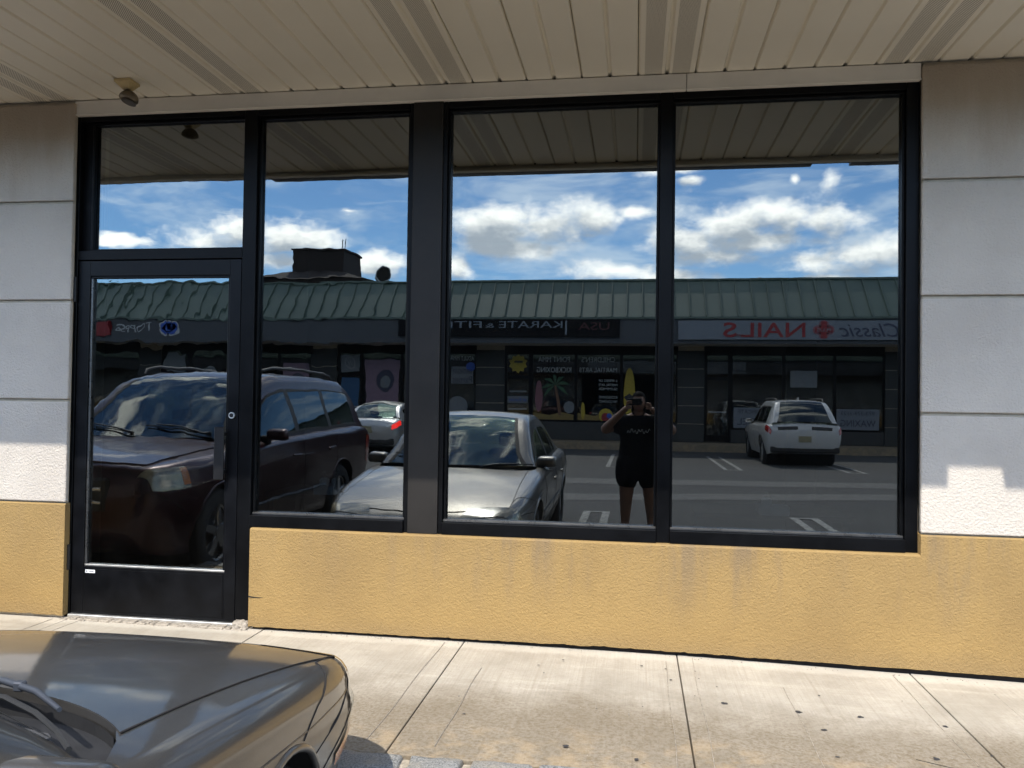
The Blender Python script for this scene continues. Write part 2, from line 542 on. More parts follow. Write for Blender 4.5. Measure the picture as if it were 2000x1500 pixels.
paint('paint_champagne', (0.165, 0.155, 0.142), 0.88, 0.42, 0.75, 0.06)
paint('paint_burgundy', (0.026, 0.0015, 0.005), 0.45, 0.33, 0.45)
paint('paint_white', (0.48, 0.48, 0.47), 0.0, 0.4)
paint('paint_silver', (0.50, 0.51, 0.52), 0.7, 0.35)
paint('paint_black', (0.012, 0.012, 0.014), 0.3, 0.35)
m_, t_, p_ = newmat('tail_red')
p_.inputs['Base Color'].default_value = (0.35, 0.01, 0.01, 1)
p_.inputs['Roughness'].default_value = 0.15
p_.inputs['Coat Weight'].default_value = 1
m_, t_, p_ = newmat('tail_red_lit')
p_.inputs['Base Color'].default_value = (0.6, 0.01, 0.01, 1)
p_.inputs['Roughness'].default_value = 0.2
p_.inputs['Emission Color'].default_value = (1, 0.03, 0.02, 1)
p_.inputs['Emission Strength'].default_value = 2.0


# ------------------------------------------------------------------ mesh helpers
def M(k):
    return MATS[k]


def link(name, me, parent=None, mats=(), loc=None):
    o = bpy.data.objects.new(name, me)
    COL.objects.link(o)
    for k in mats:
        me.materials.append(M(k)) if me is not None and not me.materials else None
    if parent is not None:
        o.parent = parent
    if loc is not None:
        o.location = loc
    return o


def from_bm(name, bm, mat, parent=None, smooth=None, loc=None):
    me = bpy.data.meshes.new(name)
    bmesh.ops.recalc_face_normals(bm, faces=bm.faces)
    bm.to_mesh(me)
    bm.free()
    me.materials.append(M(mat))
    if smooth is not None:
        for f in me.polygons:
            f.use_smooth = True
        me.set_sharp_from_angle(angle=R(smooth))
    return link(name, me, parent, loc=loc)


def from_data(name, verts, faces, mat, parent=None, smooth=None, loc=None):
    me = bpy.data.meshes.new(name)
    me.from_pydata([tuple(v) for v in verts], [], faces)
    me.update()
    bm = bmesh.new()
    bm.from_mesh(me)
    bmesh.ops.recalc_face_normals(bm, faces=bm.faces)
    bm.to_mesh(me)
    bm.free()
    me.materials.append(M(mat))
    if smooth is not None:
        for f in me.polygons:
            f.use_smooth = True
        me.set_sharp_from_angle(angle=R(smooth))
    return link(name, me, parent, loc=loc)


def bm_box(bm, x0, x1, y0, y1, z0, z1, bev=0.0, seg=1):
    r = bmesh.ops.create_cube(bm, size=1.0, matrix=Matrix.Translation(((x0 + x1) / 2, (y0 + y1) / 2, (z0 + z1) / 2)) @ Matrix.Diagonal((abs(x1 - x0), abs(y1 - y0), abs(z1 - z0), 1)))
    if bev:
        es = set()
        for v in r['verts']:
            es.update(v.link_edges)
        bmesh.ops.bevel(bm, geom=list(es), offset=bev, segments=seg, affect='EDGES', profile=0.5)


def box(name, x0, x1, y0, y1, z0, z1, mat, parent=None, bev=0.0, seg=1):
    bm = bmesh.new()
    bm_box(bm, x0, x1, y0, y1, z0, z1, bev, seg)
    return from_bm(name, bm, mat, parent)


def cyl(name, p0, p1, r, mat, parent=None, n=16, r2=None):
    bm = bmesh.new()
    bm_cyl(bm, p0, p1, r, n, r2)
    return from_bm(name, bm, mat, parent, smooth=40)


def bm_cyl(bm, p0, p1, r, n=16, r2=None):
    p0, p1 = Vector(p0), Vector(p1)
    d_ = p1 - p0
    q = d_.to_track_quat('Z', 'Y').to_matrix().to_4x4()
    bmesh.ops.create_cone(bm, cap_ends=True, segments=n, radius1=r, radius2=r if r2 is None else r2, depth=d_.length, matrix=Matrix.Translation((p0 + p1) / 2) @ q)


def tube(name, pts, r, mat, parent=None, n=6):
    bm = bmesh.new()
    bm_tube(bm, pts, r, n)
    return from_bm(name, bm, mat, parent, smooth=50)


def bm_tube(bm, pts, r, n=6):
    pts = [Vector(p) for p in pts]
    rings = []
    for i, p in enumerate(pts):
        a = pts[max(0, i - 1)]
        b = pts[min(len(pts) - 1, i + 1)]
        q = (b - a).to_track_quat('Z', 'Y')
        rr = r[i] if isinstance(r, (list, tuple)) else r
        rings.append([bm.verts.new(p + q @ Vector((rr * math.cos(2 * math.pi * k / n), rr * math.sin(2 * math.pi * k / n), 0))) for k in range(n)])
    for i in range(len(rings) - 1):
        for k in range(n):
            bm.faces.new((rings[i][k], rings[i][(k + 1) % n], rings[i + 1][(k + 1) % n], rings[i + 1][k]))
    bm.faces.new(rings[0][::-1])
    bm.faces.new(rings[-1])


def poly(name, pts, y0, y1, mat, parent=None, bev=0.0):
    """prism: outline in X,Z extruded from y0 to y1"""
    bm = bmesh.new()
    vs = [bm.verts.new((x, y0, z)) for x, z in pts]
    f = bm.faces.new(vs)
    r = bmesh.ops.extrude_face_region(bm, geom=[f])
    bmesh.ops.translate(bm, vec=(0, y1 - y0, 0), verts=[v for v in r['geom'] if isinstance(v, bmesh.types.BMVert)])
    if bev:
        bmesh.ops.bevel(bm, geom=bm.edges[:], offset=bev, segments=1, affect='EDGES')
    return from_bm(name, bm, mat, parent)


def empty(name, loc=(0, 0, 0), parent=None):
    o = bpy.data.objects.new(name, None)
    COL.objects.link(o)
    o.location = loc
    o.empty_display_size = 0.3
    if parent is not None:
        o.parent = parent
    return o


def tag(o, label=None, cat=None, group=None, kind=None):
    if label:
        o['label'] = label
    if cat:
        o['category'] = cat
    if group:
        o['group'] = group
    if kind:
        o['kind'] = kind
    return o


def text(name, body, x, y, z, h, mat, parent=None, width=None, shear=0.0, depth=0.012, align='CENTER', face=1, bold=0.0):
    """lettering; face=1 looks to +Y, face=-1 looks to -Y. (x,z) is the middle of the line, h the cap height"""
    cu = bpy.data.curves.new(name, 'FONT')
    cu.body = body
    cu.size = h / 0.70
    cu.align_x = align
    cu.shear = shear
    cu.extrude = depth / 2
    cu.offset = bold
    cu.resolution_u = 3
    to = bpy.data.objects.new(name, cu)
    COL.objects.link(to)
    bpy.context.view_layer.update()
    me = bpy.data.meshes.new_from_object(to.evaluated_get(bpy.context.evaluated_depsgraph_get()))
    bpy.data.objects.remove(to)
    me.materials.clear()
    me.materials.append(M(mat))
    co = np.empty(len(me.vertices) * 3)
    me.vertices.foreach_get('co', co)
    co = co.reshape(-1, 3)
    x0, x1 = co[:, 0].min(), co[:, 0].max()
    sx = 1.0 if width is None else width / (x1 - x0)
    cx = (x0 + x1) / 2
    new = np.empty_like(co)
    new[:, 0] = x - face * (co[:, 0] - cx) * sx
    new[:, 1] = y + face * co[:, 2]
    new[:, 2] = z + co[:, 1] - h / 2
    me.vertices.foreach_set('co', new.ravel())
    me.update()
    return link(name, me, parent)


# ================================================================== GROUND
def zg(y):
    """lot surface: nearly level, falling a little towards the far row"""
    if y > -5:
        return -0.15
    if y < -20:
        return -0.22
    return -0.15 - 0.07 * (-5 - y) / 15.0


KERB_Y = -1.595
ys_ = [400, 60, 10, 0.5, KERB_Y - 0.02, -5, -8, -11, -14, -17, -20, -24, -40, -90, -400]
xs_ = [-400, -80, -30, -15, -5, 0, 5, 15, 30, 80, 400]
vv, ff = [], []
for yy in ys_:
    for xx in xs_:
        vv.append((xx, yy, zg(yy) if yy < -1 else -0.17))
for i in range(len(ys_) - 1):
    for j in range(len(xs_) - 1):
        a = i * len(xs_) + j
        ff.append((a, a + 1, a + len(xs_) + 1, a + len(xs_)))
lot = from_data('parking_lot', vv, ff, 'asphalt')
tag(lot, 'worn grey asphalt parking lot between the two rows of shops', None, None, 'structure')

# pale patched trenches across the aisle
for (ya, yb, tilt) in ((-8.1, -9.0, 0.25), (-10.6, -11.7, 0.12)):
    vs, fs = [], []
    N = 40
    for i in range(N + 1):
        x = -30 + 50 * i / N
        a = ya - tilt * x + 0.05 * math.sin(x * 3.1)
        b = yb - tilt * x + 0.05 * math.sin(x * 2.3 + 1)
        vs += [(x, a, zg(a) + 0.004), (x, b, zg(b) + 0.004)]
    for i in range(N):
        fs.append((2 * i, 2 * i + 2, 2 * i + 3, 2 * i + 1))
    tag(from_data('asphalt_patch', vs, fs, 'patch_pale', lot), None)


def hairpin(x, y_end, y_start, wd=0.36):
    """U shaped stall marking, closed end at y_end"""
    bm = bmesh.new()
    t_ = 0.10

    def quad(xa, xb, ya, yb):
        n = 8
        for k in range(n):
            y0 = ya + (yb - ya) * k / n
            y1 = ya + (yb - ya) * (k + 1) / n
            vs = [bm.verts.new((xx, yy, zg(yy) + 0.008)) for xx, yy in ((xa, y0), (xb, y0), (xb, y1), (xa, y1))]
            bm.faces.new(vs)
    quad(x - wd / 2, x - wd / 2 + t_, y_end, y_start)
    quad(x + wd / 2 - t_, x + wd / 2, y_end, y_start)
    sgn = 1 if y_start > y_end else -1
    quad(x - wd / 2 + t_, x + wd / 2 - t_, y_end, y_end + sgn * t_)
    return from_bm('stall_marking', bm, 'line_paint', lot)


for k in range(-4, 5):
    hairpin(-0.5 + 2.7 * k, -6.6, -2.2)
    hairpin(-0.45 + 2.7 * k, -14.6, -19.6, 0.44)

# sidewalk in front of the shop
def fall(x):
    return -0.021 * max(0.0, x + 0.1)


walk = box('sidewalk', -14, 9, KERB_Y + 0.06, 0.3, -0.3, -0.10, 'gap_dark')
tag(walk, 'light brushed concrete sidewalk in front of the shop', None, None, 'structure')
JX = [-13.87, -12.7, -11.53, -10.36, -9.19, -8.02, -6.85, -5.68, -4.51, -3.34, -2.11, -0.925, 0.235, 1.41, 2.58, 3.75, 4.92, 6.1, 7.3, 8.5]
for i in range(len(JX) - 1):
    sl = -0.006 if JX[i] < 0 else -0.012 - 0.006 * (JX[i])
    bm = bmesh.new()
    bm_box(bm, JX[i] + 0.003, JX[i + 1] - 0.003, KERB_Y + 0.07, 0.05, -0.1, 0.0, 0.004, 2)
    for v in bm.verts:
        v.co.z += fall(v.co.x)
    o = from_bm('slab', bm, 'concrete_walk', walk)
    o.location.z = random.uniform(-0.002, 0.002)
bm = bmesh.new()
rg = random.Random(3)
GUM = [(-0.47, -0.41), (0.413, -0.739), (0.569, -0.045), (0.867, -0.528), (0.797, -0.947), (0.989, -0.758), (1.331, -0.78), (1.403, -1.058), (0.787, -1.21), (-0.254, -1.347), (0.021, -1.41), (-0.774, -0.909), (-0.431, -0.52), (0.047, -0.308), (0.167, -0.325), (0.186, -0.483), (0.729, -0.766), (1.173, -1.138), (0.323, -0.434), (0.4, -0.528), (-0.709, -1.103), (0.047, -0.871), (-0.354, -0.304), (-0.152, -0.939)]
for (cx, cy) in GUM:
    rr = rg.choice((0.005, 0.007, 0.009, 0.012, 0.016))
    el_ = rg.uniform(0.45, 1.0)
    vs = []
    for k in range(10):
        a = 2 * math.pi * k / 10
        q = rr * rg.uniform(0.55, 1.2)
        vs.append(bm.verts.new((cx + q * math.cos(a), cy + q * el_ * math.sin(a), 0.0032 + fall(cx))))
    top = bm.verts.new((cx, cy, 0.005 + fall(cx)))
    for k in range(10):
        bm.faces.new((vs[k], vs[(k + 1) % 10], top))
tag(from_bm('gum_spots', bm, 'gum', walk), None, None, None, 'stuff')

# tooled score lines beside the joints
for (x_, ya) in ((-3.43, -0.12), (-3.25, -0.12), (-1.03, -0.12), (-0.75, -0.5), (0.31, -0.10), (0.17, -0.2), (0.72, -0.45), (1.31, -0.12), (1.72, -0.3)):
    sc_ = []
    for k in range(9):
        f = k / 8
        sc_.append((x_ + 0.004 * math.sin(9 * f + x_ * 5), ya + (-1.44 - ya) * f, 0.0009 + fall(x_)))
    tube('score_line', sc_, 0.0014, 'rubble', walk, 4)
tube('crack', [(1.09, -1.16, 0.001 + fall(1.09)), (1.16, -1.19, 0.001 + fall(1.16)), (1.22, -1.215, 0.001 + fall(1.22)), (1.27, -1.25, 0.001 + fall(1.27))], 0.0012, 'gap_dark', walk, 4)
bm = bmesh.new()
for k in range(260):
    if k % 3:
        x_, y_ = rg.uniform(-3.4, 2.4), -0.105 - abs(rg.gauss(0, 0.02))
    else:
        x_, y_ = rg.uniform(-2.6, 2.0), rg.uniform(-1.46, -0.3)
    q_ = rg.uniform(0.0012, 0.004)
    bmesh.ops.create_icosphere(bm, subdivisions=1, radius=q_, matrix=Matrix.Translation((x_, y_, 0.002 + q_ * 0.4 + fall(x_))) @ Matrix.Diagonal((1, rg.uniform(0.6, 1.2), rg.uniform(0.4, 0.8), 1)))
tag(from_bm('grit', bm, 'rubble', walk), None, None, None, 'stuff')
# granite block kerb
kerb = box('kerb', -14, 9, KERB_Y - 0.06, KERB_Y + 0.058, -0.3, -0.016, 'mortar')
tag(kerb, 'rough granite block kerb set in mortar along the sidewalk', None, None, 'structure')
stones = []
for v in range(5):
    bm = bmesh.new()
    bm_box(bm, -0.115, 0.115, -0.072, 0.068, -0.14, 0.0, 0.016, 2)
    bmesh.ops.subdivide_edges(bm, edges=bm.edges[:], cuts=2, use_grid_fill=True)
    for vt in bm.verts:
        n = mnoise.noise_vector(vt.co * 14 + Vector((v * 7, 0, 0)))
        vt.co += n * 0.012
    me = bpy.data.meshes.new('kerb_stone')
    bm.to_mesh(me)
    bm.free()
    me.materials.append(M('granite'))
    for f in me.polygons:
        f.use_smooth = True
    stones.append(me)
x = -7.0
k = 0
while x < 5.5:
    o = link('kerb_stone', stones[k % 5], kerb)
    s = rg.uniform(0.85, 1.15)
    o.location = (x + 0.115 * s, KERB_Y, 0.004 + fall(x) + rg.uniform(-0.004, 0.004))
    o.scale.x = s
    x += 0.23 * s + rg.uniform(0.02, 0.035)
    k += 1

# ================================================================== OUR SHOP BUILDING
shop = empty('shop_building', (0, 0, 0))
tag(shop, 'beige and mustard stucco shop front with black framed reflective windows', 'building')
PF = -0.10            # stucco face
BX0, BX1 = -62.0, 40.0
SOF = 3.13


def pier(x0, x1, label=None):
    p = box('pier', x0 + 0.012, x1 - 0.012, PF + 0.022, 0.25, 0.0, 3.128, 'stucco_edge', shop)
    lv = [0.685, 1.303, 1.905, 2.507, 3.118]
    for a, b in zip(lv[:-1], lv[1:]):
        bm = bmesh.new()
        bm_box(bm, x0, x1, PF, PF + 0.03, a + 0.009, b - 0.009, 0.007, 2)
        from_bm('stucco_panel', bm, 'stucco_white', p)
    return p


def rough_bottom_wall(name, x0, x1, z1, parent, ztop_left=None, step=None):
    """stucco base with a ragged bottom edge. step = (x, z) raises the top beyond x"""
    bm = bmesh.new()
    n = int((x1 - x0) / 0.02)
    xs = [x0 + (x1 - x0) * i / n for i in range(n + 1)]
    if step:
        xs = sorted(xs + [step[0] - 0.0004, step[0]])
        n = len(xs) - 1

    def zb(xx):
        return 0.017 + fall(xx) * 0.85 + 0.005 * mnoise.noise(Vector((xx * 9, 3, 0))) + 0.008 * max(0, mnoise.noise(Vector((xx * 31, 8, 0)))) + 0.003 * max(0.0, xx + 1.5)

    def zt(xx):
        return step[1] if step and xx >= step[0] else z1
    front_b = [bm.verts.new((xx, PF, zb(xx))) for xx in xs]
    front_t = [bm.verts.new((xx, PF, zt(xx) - 0.008)) for xx in xs]
    top_f = [bm.verts.new((xx, PF + 0.008, zt(xx))) for xx in xs]
    top_b = [bm.verts.new((xx, 0.06, zt(xx) + 0.004)) for xx in xs]
    back_b = [bm.verts.new((xx, PF + 0.05, zb(xx) + 0.002)) for xx in xs]
    for i in range(n):
        for A, B in ((front_b, front_t), (front_t, top_f), (top_f, top_b), (back_b, front_b)):
            bm.faces.new((A[i], A[i + 1], B[i + 1], B[i]))
    for i in (0, n):
        bm.faces.new([front_b[i], front_t[i], top_f[i], top_b[i], back_b[i]])
    return from_bm(name, bm, 'stucco_yellow', parent)


pier(-3.9 - 1.3, -3.378)
pier(1.452, 3.4)
rough_bottom_wall('base_wall', -5.2, -3.378, 0.685, shop)
kw = rough_bottom_wall('base_wall', -2.195, 3.4, 0.583, shop, step=(1.4515, 0.685))
box('base_gap', -5.2, -3.39, PF + 0.03, 0.2, -0.02, 0.05, 'gap_dark', shop)
box('base_gap', -2.18, 3.4, PF + 0.03, 0.05, -0.12, 0.05, 'gap_dark', shop)
# neighbouring bays either side, beyond the picture
for (a, b) in ((BX0, -5.2), (3.4, BX1)):
    box('wall', a, b, PF + 0.01, 0.25, 0.7, 3.128, 'stucco_white', shop)
    box('base_wall', a, b, PF + 0.006, 0.25, 0.0, 0.695, 'stucco_yellow', shop)
# upper wall behind the soffit, roof slab
box('upper_wall', BX0, BX1, 0.02, 0.3, 3.14, 4.6, 'stucco_shade', shop)
# crack in the base wall
tube('crack', [(-2.195, PF - 0.0005, 0.19), (-2.17, PF - 0.0008, 0.187), (-2.13, PF - 0.0005, 0.186), (-2.105, PF, 0.187)], [0.004, 0.003, 0.0022, 0.001], 'gap_dark', kw, 5)

# soffit panels
PIT = 0.15375
sof = box('soffit', BX0, BX1, -1.55, 0.02, SOF + 0.03, SOF + 0.06, 'soffit_dark', shop)


def soffit_panel_mesh(mat, name):
    prof = [(-PIT, 0.028), (-PIT, 0.016), (-PIT + 0.008, 0.0012), (-PIT + 0.012, 0.0), (-0.0155, 0.0), (-0.012, 0.0015), (-0.005, 0.017), (0.005, 0.017), (0.012, 0.0015), (0.0155, 0.0), (PIT - 0.012, 0.0), (PIT - 0.008, 0.0015), (PIT - 0.003, 0.012), (PIT - 0.003, 0.028)]
    vs, fs = [], []
    for y in (-1.553, -0.045):
        vs += [(x, y, z) for x, z in prof]
    n = len(prof)
    for i in range(n - 1):
        fs.append((i, i + 1, n + i + 1, n + i))
    me = bpy.data.meshes.new(name)
    me.from_pydata(vs, [], fs)
    me.materials.append(M(mat))
    return me


pm = soffit_panel_mesh('soffit_vinyl', 'soffit_panel')
pv = soffit_panel_mesh('soffit_vented', 'vented_panel')
for i in range(-26, 26):
    cx = -1.079 + i * 2 * PIT
    vent = (i % 4 == 0)
    o = link('vented_panel' if vent else 'soffit_panel', pv if vent else pm, sof)
    o.location = (cx, 0, SOF + random.uniform(-0.001, 0.001))
    o.rotation_euler.x = random.uniform(-0.0006, 0.0006)
box('soffit_trim', BX0, BX1, -1.552, -1.536, SOF - 0.046, SOF + 0.002, 'trim_white', shop)
box('fascia_return', BX0, BX1, -1.535, -1.50, SOF - 0.046, SOF - 0.036, 'trim_white', shop)
# trim board over the windows, two lengths
for (a, b) in ((-3.39, 0.255), (0.258, 1.45)):
    box('trim_board', a, b, -0.085, -0.045, 3.037, 3.126, 'trim_white', shop, 0.003)
    box('trim_lip', a, b, -0.092, -0.083, 3.035, 3.043, 'trim_white', shop, 0.002)


def canopy_roof(root, x0, x1, y_eave, sgn, z_soffit, z_eave, y_ridge, z_ridge, pitch=0.5, lab=True):
    """vertical fascia and ribbed metal mansard. sgn=+1 when the fascia looks towards +Y"""
    box('fascia', x0, x1, min(y_eave, y_eave - sgn * 0.02), max(y_eave, y_eave - sgn * 0.02), z_soffit - 0.045, z_eave - 0.02, 'fascia_grey', root)
    vs = [(x0, y_eave + sgn * 0.06, z_eave), (x1, y_eave + sgn * 0.06, z_eave), (x1, y_ridge, z_ridge), (x0, y_ridge, z_ridge),
          (x0, y_eave - sgn * 3, z_ridge - 0.02), (x1, y_eave - sgn * 3, z_ridge - 0.02)]
    roof = from_data('roof', vs, [(0, 1, 2, 3), (3, 2, 5, 4)], 'roof_green', root)
    box('eave_trim', x0, x1, min(y_eave + sgn * 0.0, y_eave + sgn * 0.075), max(y_eave + sgn * 0.0, y_eave + sgn * 0.075), z_eave - 0.055, z_eave + 0.012, 'roof_green', root)
    box('ridge_cap', x0, x1, min(y_ridge - 0.09, y_ridge + 0.06), max(y_ridge - 0.09, y_ridge + 0.06), z_ridge - 0.01, z_ridge + 0.05, 'roof_green', root)
    p0 = Vector((0, y_eave + sgn * 0.06, z_eave))
    p1 = Vector((0, y_ridge, z_ridge))
    dr = (p1 - p0).normalized()
    nrm = Vector((1, 0, 0)).cross(dr)
    if nrm.z < 0:
        nrm = -nrm
    h, wd = 0.06, 0.02
    pts = []
    for q in (p0, p1):
        for (sx, hh) in ((-wd, -0.003), (-wd * 0.6, h), (wd * 0.6, h), (wd, -0.003)):
            v = q + nrm * hh
            pts.append((sx, v.y, v.z))
    me = bpy.data.meshes.new('roof_rib')
    me.from_pydata(pts, [], [(0, 1, 5, 4), (1, 2, 6, 5), (2, 3, 7, 6), (0, 3, 2, 1), (4, 5, 6, 7)])
    me.materials.append(M('roof_green'))
    x = x0 + 0.2
    while x < x1:
        link('roof_rib', me, roof).location = (x, 0, 0)
        x += pitch
    return roof


canopy_roof(shop, BX0, BX1, -1.573, -1, SOF, 3.95, -0.65, 5.2)
s1 = box('shop_sign', -2.9, 1.25, -1.648, -1.577, SOF - 0.045, 3.80, 'sign_white')
tag(s1, 'long white sign box on the canopy front above the black windows', 'sign')
s2 = box('shop_sign', 1.52, 6.5, -1.648, -1.577, SOF - 0.045, 3.80, 'sign_white')
tag(s2, 'white sign box on the canopy front right of the window bay', 'sign')

# ---- black aluminium window wall
FY0, FY1 = -0.055, 0.09


def bar(name, x0, x1, z0, z1, mat='frame_black', y0=FY0, y1=FY1, parent=shop, bev=0.002):
    return box(name, x0, x1, y0, y1, z0, z1, mat, parent, bev)


bar('jamb', -3.46, -3.368, 0.0, 3.05)
bar('header', -3.367, -2.302, 3.006, 3.05)
bar('transom_bar', -3.367, -2.302, 2.160, 2.217)
bar('mullion', -2.301, -2.218, 0.03, 3.05)
bar('mullion', -1.292, -1.268, 0.585, 3.05)
bar('corner_post', -1.267, -1.094, 0.585, 3.036, 'post_brown', -0.068, 0.10)
bar('mullion', -1.093, -1.069, 0.585, 3.05)
bar('mullion', 0.120, 0.190, 0.585, 3.05)
bar('jamb', 1.388, 1.4505, 0.585, 3.05)
for (a, b) in ((-2.217, -1.293), (-1.068, 0.119), (0.191, 1.387)):
    bar('header', a, b, 3.000, 3.05)
    bar('sill', a, b, 0.5855, 0.652, 'frame_black', -0.072)
    bar('sill_bead', a + 0.001, b - 0.001, 0.6525, 0.664, 'bead_metal', -0.036, 0.02)
# glazing beads and panes
PANES = [(-3.302, -2.302, 2.218, 3.005, 'glass_wavy'), (-2.217, -1.293, 0.655, 2.999, 'glass_wavy'), (-1.068, 0.119, 0.655, 2.999, 'glass_flat'), (0.191, 1.387, 0.655, 2.999, 'glass_flat')]
for (x0, x1, z0, z1, mt) in PANES:
    ang = random.uniform(-0.0012, 0.0012)
    p = box('window_pane', x0, x1, 0.0, 0.006, z0, z1, mt, shop)
    for (a, b) in ((x0, x0 + 0.013), (x1 - 0.013, x1)):
        box('glazing_bead', a, b, -0.030, -0.001, z0 + 0.0125, z1 - 0.0125, 'frame_black', shop, 0.002)
    for (a, b) in ((z0, z0 + 0.012), (z1 - 0.012, z1)):
        box('glazing_bead', x0 + 0.0005, x1 - 0.0005, -0.030, -0.001, a, b, 'frame_black' if b > 1 else 'bead_metal', shop, 0.002)
box('jamb_filler', -3.3675, -3.303, -0.02, 0.09, 2.2175, 3.0055, 'frame_black', shop)

# ---- door
bm = bmesh.new()
DX0, DX1 = -3.362, -2.306
bm_box(bm, DX0, -3.285, -0.05, 0.0, 0.024, 2.155, 0.002)
bm_box(bm, -2.376, DX1, -0.05, 0.0, 0.024, 2.155, 0.002)
bm_box(bm, -3.2845, -2.3765, -0.0495, -0.0005, 2.062, 2.1545, 0.002)
bm_box(bm, -3.2845, -2.3765, -0.0495, -0.0005, 0.0245, 0.305, 0.002)
door = from_bm('door', bm, 'door_black', shop)
box('bottom_panel', -3.276, -2.384, -0.053, -0.0497, 0.045, 0.292, 'door_black', door, 0.001)
box('glass', -3.284, -2.377, -0.022, -0.016, 0.306, 2.061, 'glass_door', door)
for (a, b) in ((-3.284, -3.271), (-2.39, -2.377)):
    box('glazing_bead', a, b, -0.042, -0.0225, 0.318, 2.049, 'bead_metal' if a < -3 else 'door_black', door, 0.002)
box('glazing_bead', -3.2838, -2.3772, -0.042, -0.0225, 0.3062, 0.3175, 'aluminium', door, 0.002)
box('glazing_bead', -3.2838, -2.3772, -0.042, -0.0225, 2.0495, 2.0608, 'door_black', door, 0.002)
hd = box('pull_handle', -2.432, -2.372, -0.098, -0.083, 0.855, 1.163, 'steel_dark', door, 0.004)
for z in (0.90, 1.12):
    box('handle_post', -2.392, -2.378, -0.0828, -0.0502, z - 0.012, z + 0.012, 'steel_dark', door)
lk = cyl('lock_cylinder', (-2.343, -0.051, 1.232), (-2.343, -0.064, 1.232), 0.018, 'aluminium', door, 24)
cyl('keyway_ring', (-2.343, -0.0642, 1.232), (-2.343, -0.0665, 1.232), 0.013, 'steel_dark', lk, 20)
for z in (0.36, 1.98):
    h_ = cyl('hinge', (-3.372, -0.066, z - 0.075), (-3.372, -0.066, z + 0.075), 0.010, 'steel_dark', door, 12)
    for kz in (-0.045, 0.0, 0.045):
        cyl('knuckle', (-3.372, -0.066, z + kz - 0.002), (-3.372, -0.066, z + kz + 0.002), 0.0115, 'gap_dark', h_, 12)
stk = box('sticker', -3.268, -3.204, -0.0545, -0.0532, 0.268, 0.287, 'sticker_white', door)
box('sticker_mark', -3.264, -3.252, -0.0550, -0.0546, 0.272, 0.283, 'ink_grey', stk)
box('sticker_mark', -3.243, -3.212, -0.0550, -0.0546, 0.274, 0.281, 'ink_grey', stk)
box('threshold', -3.366, -2.303, -0.075, 0.05, 0.001, 0.020, 'aluminium', shop, 0.003)
# broken concrete under the threshold
bm = bmesh.new()
for k in range(46):
    x = -3.37 + 1.17 * k / 46 + random.uniform(-.01, .01)
    s = random.uniform(0.012, 0.03)
    bm_box(bm, x - s, x + s, -0.115 - random.uniform(0, .02), -0.05, -0.02, random.uniform(0.002, 0.012), 0.004)
rub = from_bm('broken_mortar', bm, 'rubble', shop)
bm = bmesh.new()
bm_box(bm, -2.30, -2.2, -0.105, -0.02, -0.02, 0.04, 0.012)
bmesh.ops.subdivide_edges(bm, edges=bm.edges[:], cuts=3, use_grid_fill=True)
for vt in bm.verts:
    vt.co += mnoise.noise_vector(vt.co * 40) * 0.01
from_bm('mortar_lump', bm, 'rubble', shop)

# ---- dark room behind the glass
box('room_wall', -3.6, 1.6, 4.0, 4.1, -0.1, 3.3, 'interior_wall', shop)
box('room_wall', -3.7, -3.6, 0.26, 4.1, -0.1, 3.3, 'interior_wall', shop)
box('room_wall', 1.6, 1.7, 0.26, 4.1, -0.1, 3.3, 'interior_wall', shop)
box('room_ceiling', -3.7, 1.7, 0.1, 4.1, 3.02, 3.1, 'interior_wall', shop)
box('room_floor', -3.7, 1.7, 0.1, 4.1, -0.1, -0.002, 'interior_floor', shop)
box('roof_deck', BX0, BX1, 0.3, 6.0, 4.4, 4.6, 'soffit_dark', shop)
box('back_wall', BX0, BX1, 5.8, 6.0, 0.0, 4.4, 'stucco_shade', shop)
for sx in (BX0, BX1 - 0.2):
    box('side_wall', sx, sx + 0.2, 0.26, 5.8, 0.0, 4.39, 'stucco_shade', shop)


def table(x, y, wd, dp, h, label):
    t_ = empty('side_table', (x, y, 0))
    tag(t_, label, 'table')
    box('tabletop', -wd / 2, wd / 2, -dp / 2, dp / 2, h - 0.03, h, 'interior_floor', t_, 0.004)
    for sx in (-1, 1):
        for sy in (-1, 1):
            box('leg', sx * (wd / 2 - 0.04) - 0.018, sx * (wd / 2 - 0.04) + 0.018, sy * (dp / 2 - 0.04) - 0.018, sy * (dp / 2 - 0.04) + 0.018, 0.0, h - 0.031, 'interior_floor', t_)
    return t_


def tray(x, y, z, wd, h, label, mat='interior_pale'):
    t_ = empty('tray', (x, y, z))
    tag(t_, label, 'tray')
    box('front', -wd / 2, wd / 2, -0.08, -0.07, 0, h, mat, t_, 0.002)
    box('back', -wd / 2, wd / 2, 0.07, 0.08, 0, h, mat, t_, 0.002)
    box('base', -wd / 2, wd / 2, -0.069, 0.069, 0, 0.01, mat, t_)
    for sx in (-1, 1):
        box('end', sx * wd / 2 - 0.005, sx * wd / 2 + 0.005, -0.0695, 0.0695, 0.0105, h, mat, t_)


def bottle(x, y, z, h, label, mat='bottle_white'):
    t_ = empty('pump_bottle', (x, y, z))
    tag(t_, label, 'bottle')
    cyl('body', (0, 0, 0), (0, 0, h * 0.6), 0.032, mat, t_, 20)
    cyl('shoulder', (0, 0, h * 0.6), (0, 0, h * 0.7), 0.032, mat, t_, 20, 0.015)
    cyl('cap', (0, 0, h * 0.7), (0, 0, h * 0.82), 0.016, 'plastic_black', t_, 14)
    cyl('stem', (0, 0, h * 0.82), (0, 0, h * 0.95), 0.005, 'plastic_black', t_, 8)
    cyl('nozzle', (0, 0.005, h * 0.95), (0, -0.045, h * 0.93), 0.006, 'plastic_black', t_, 8)


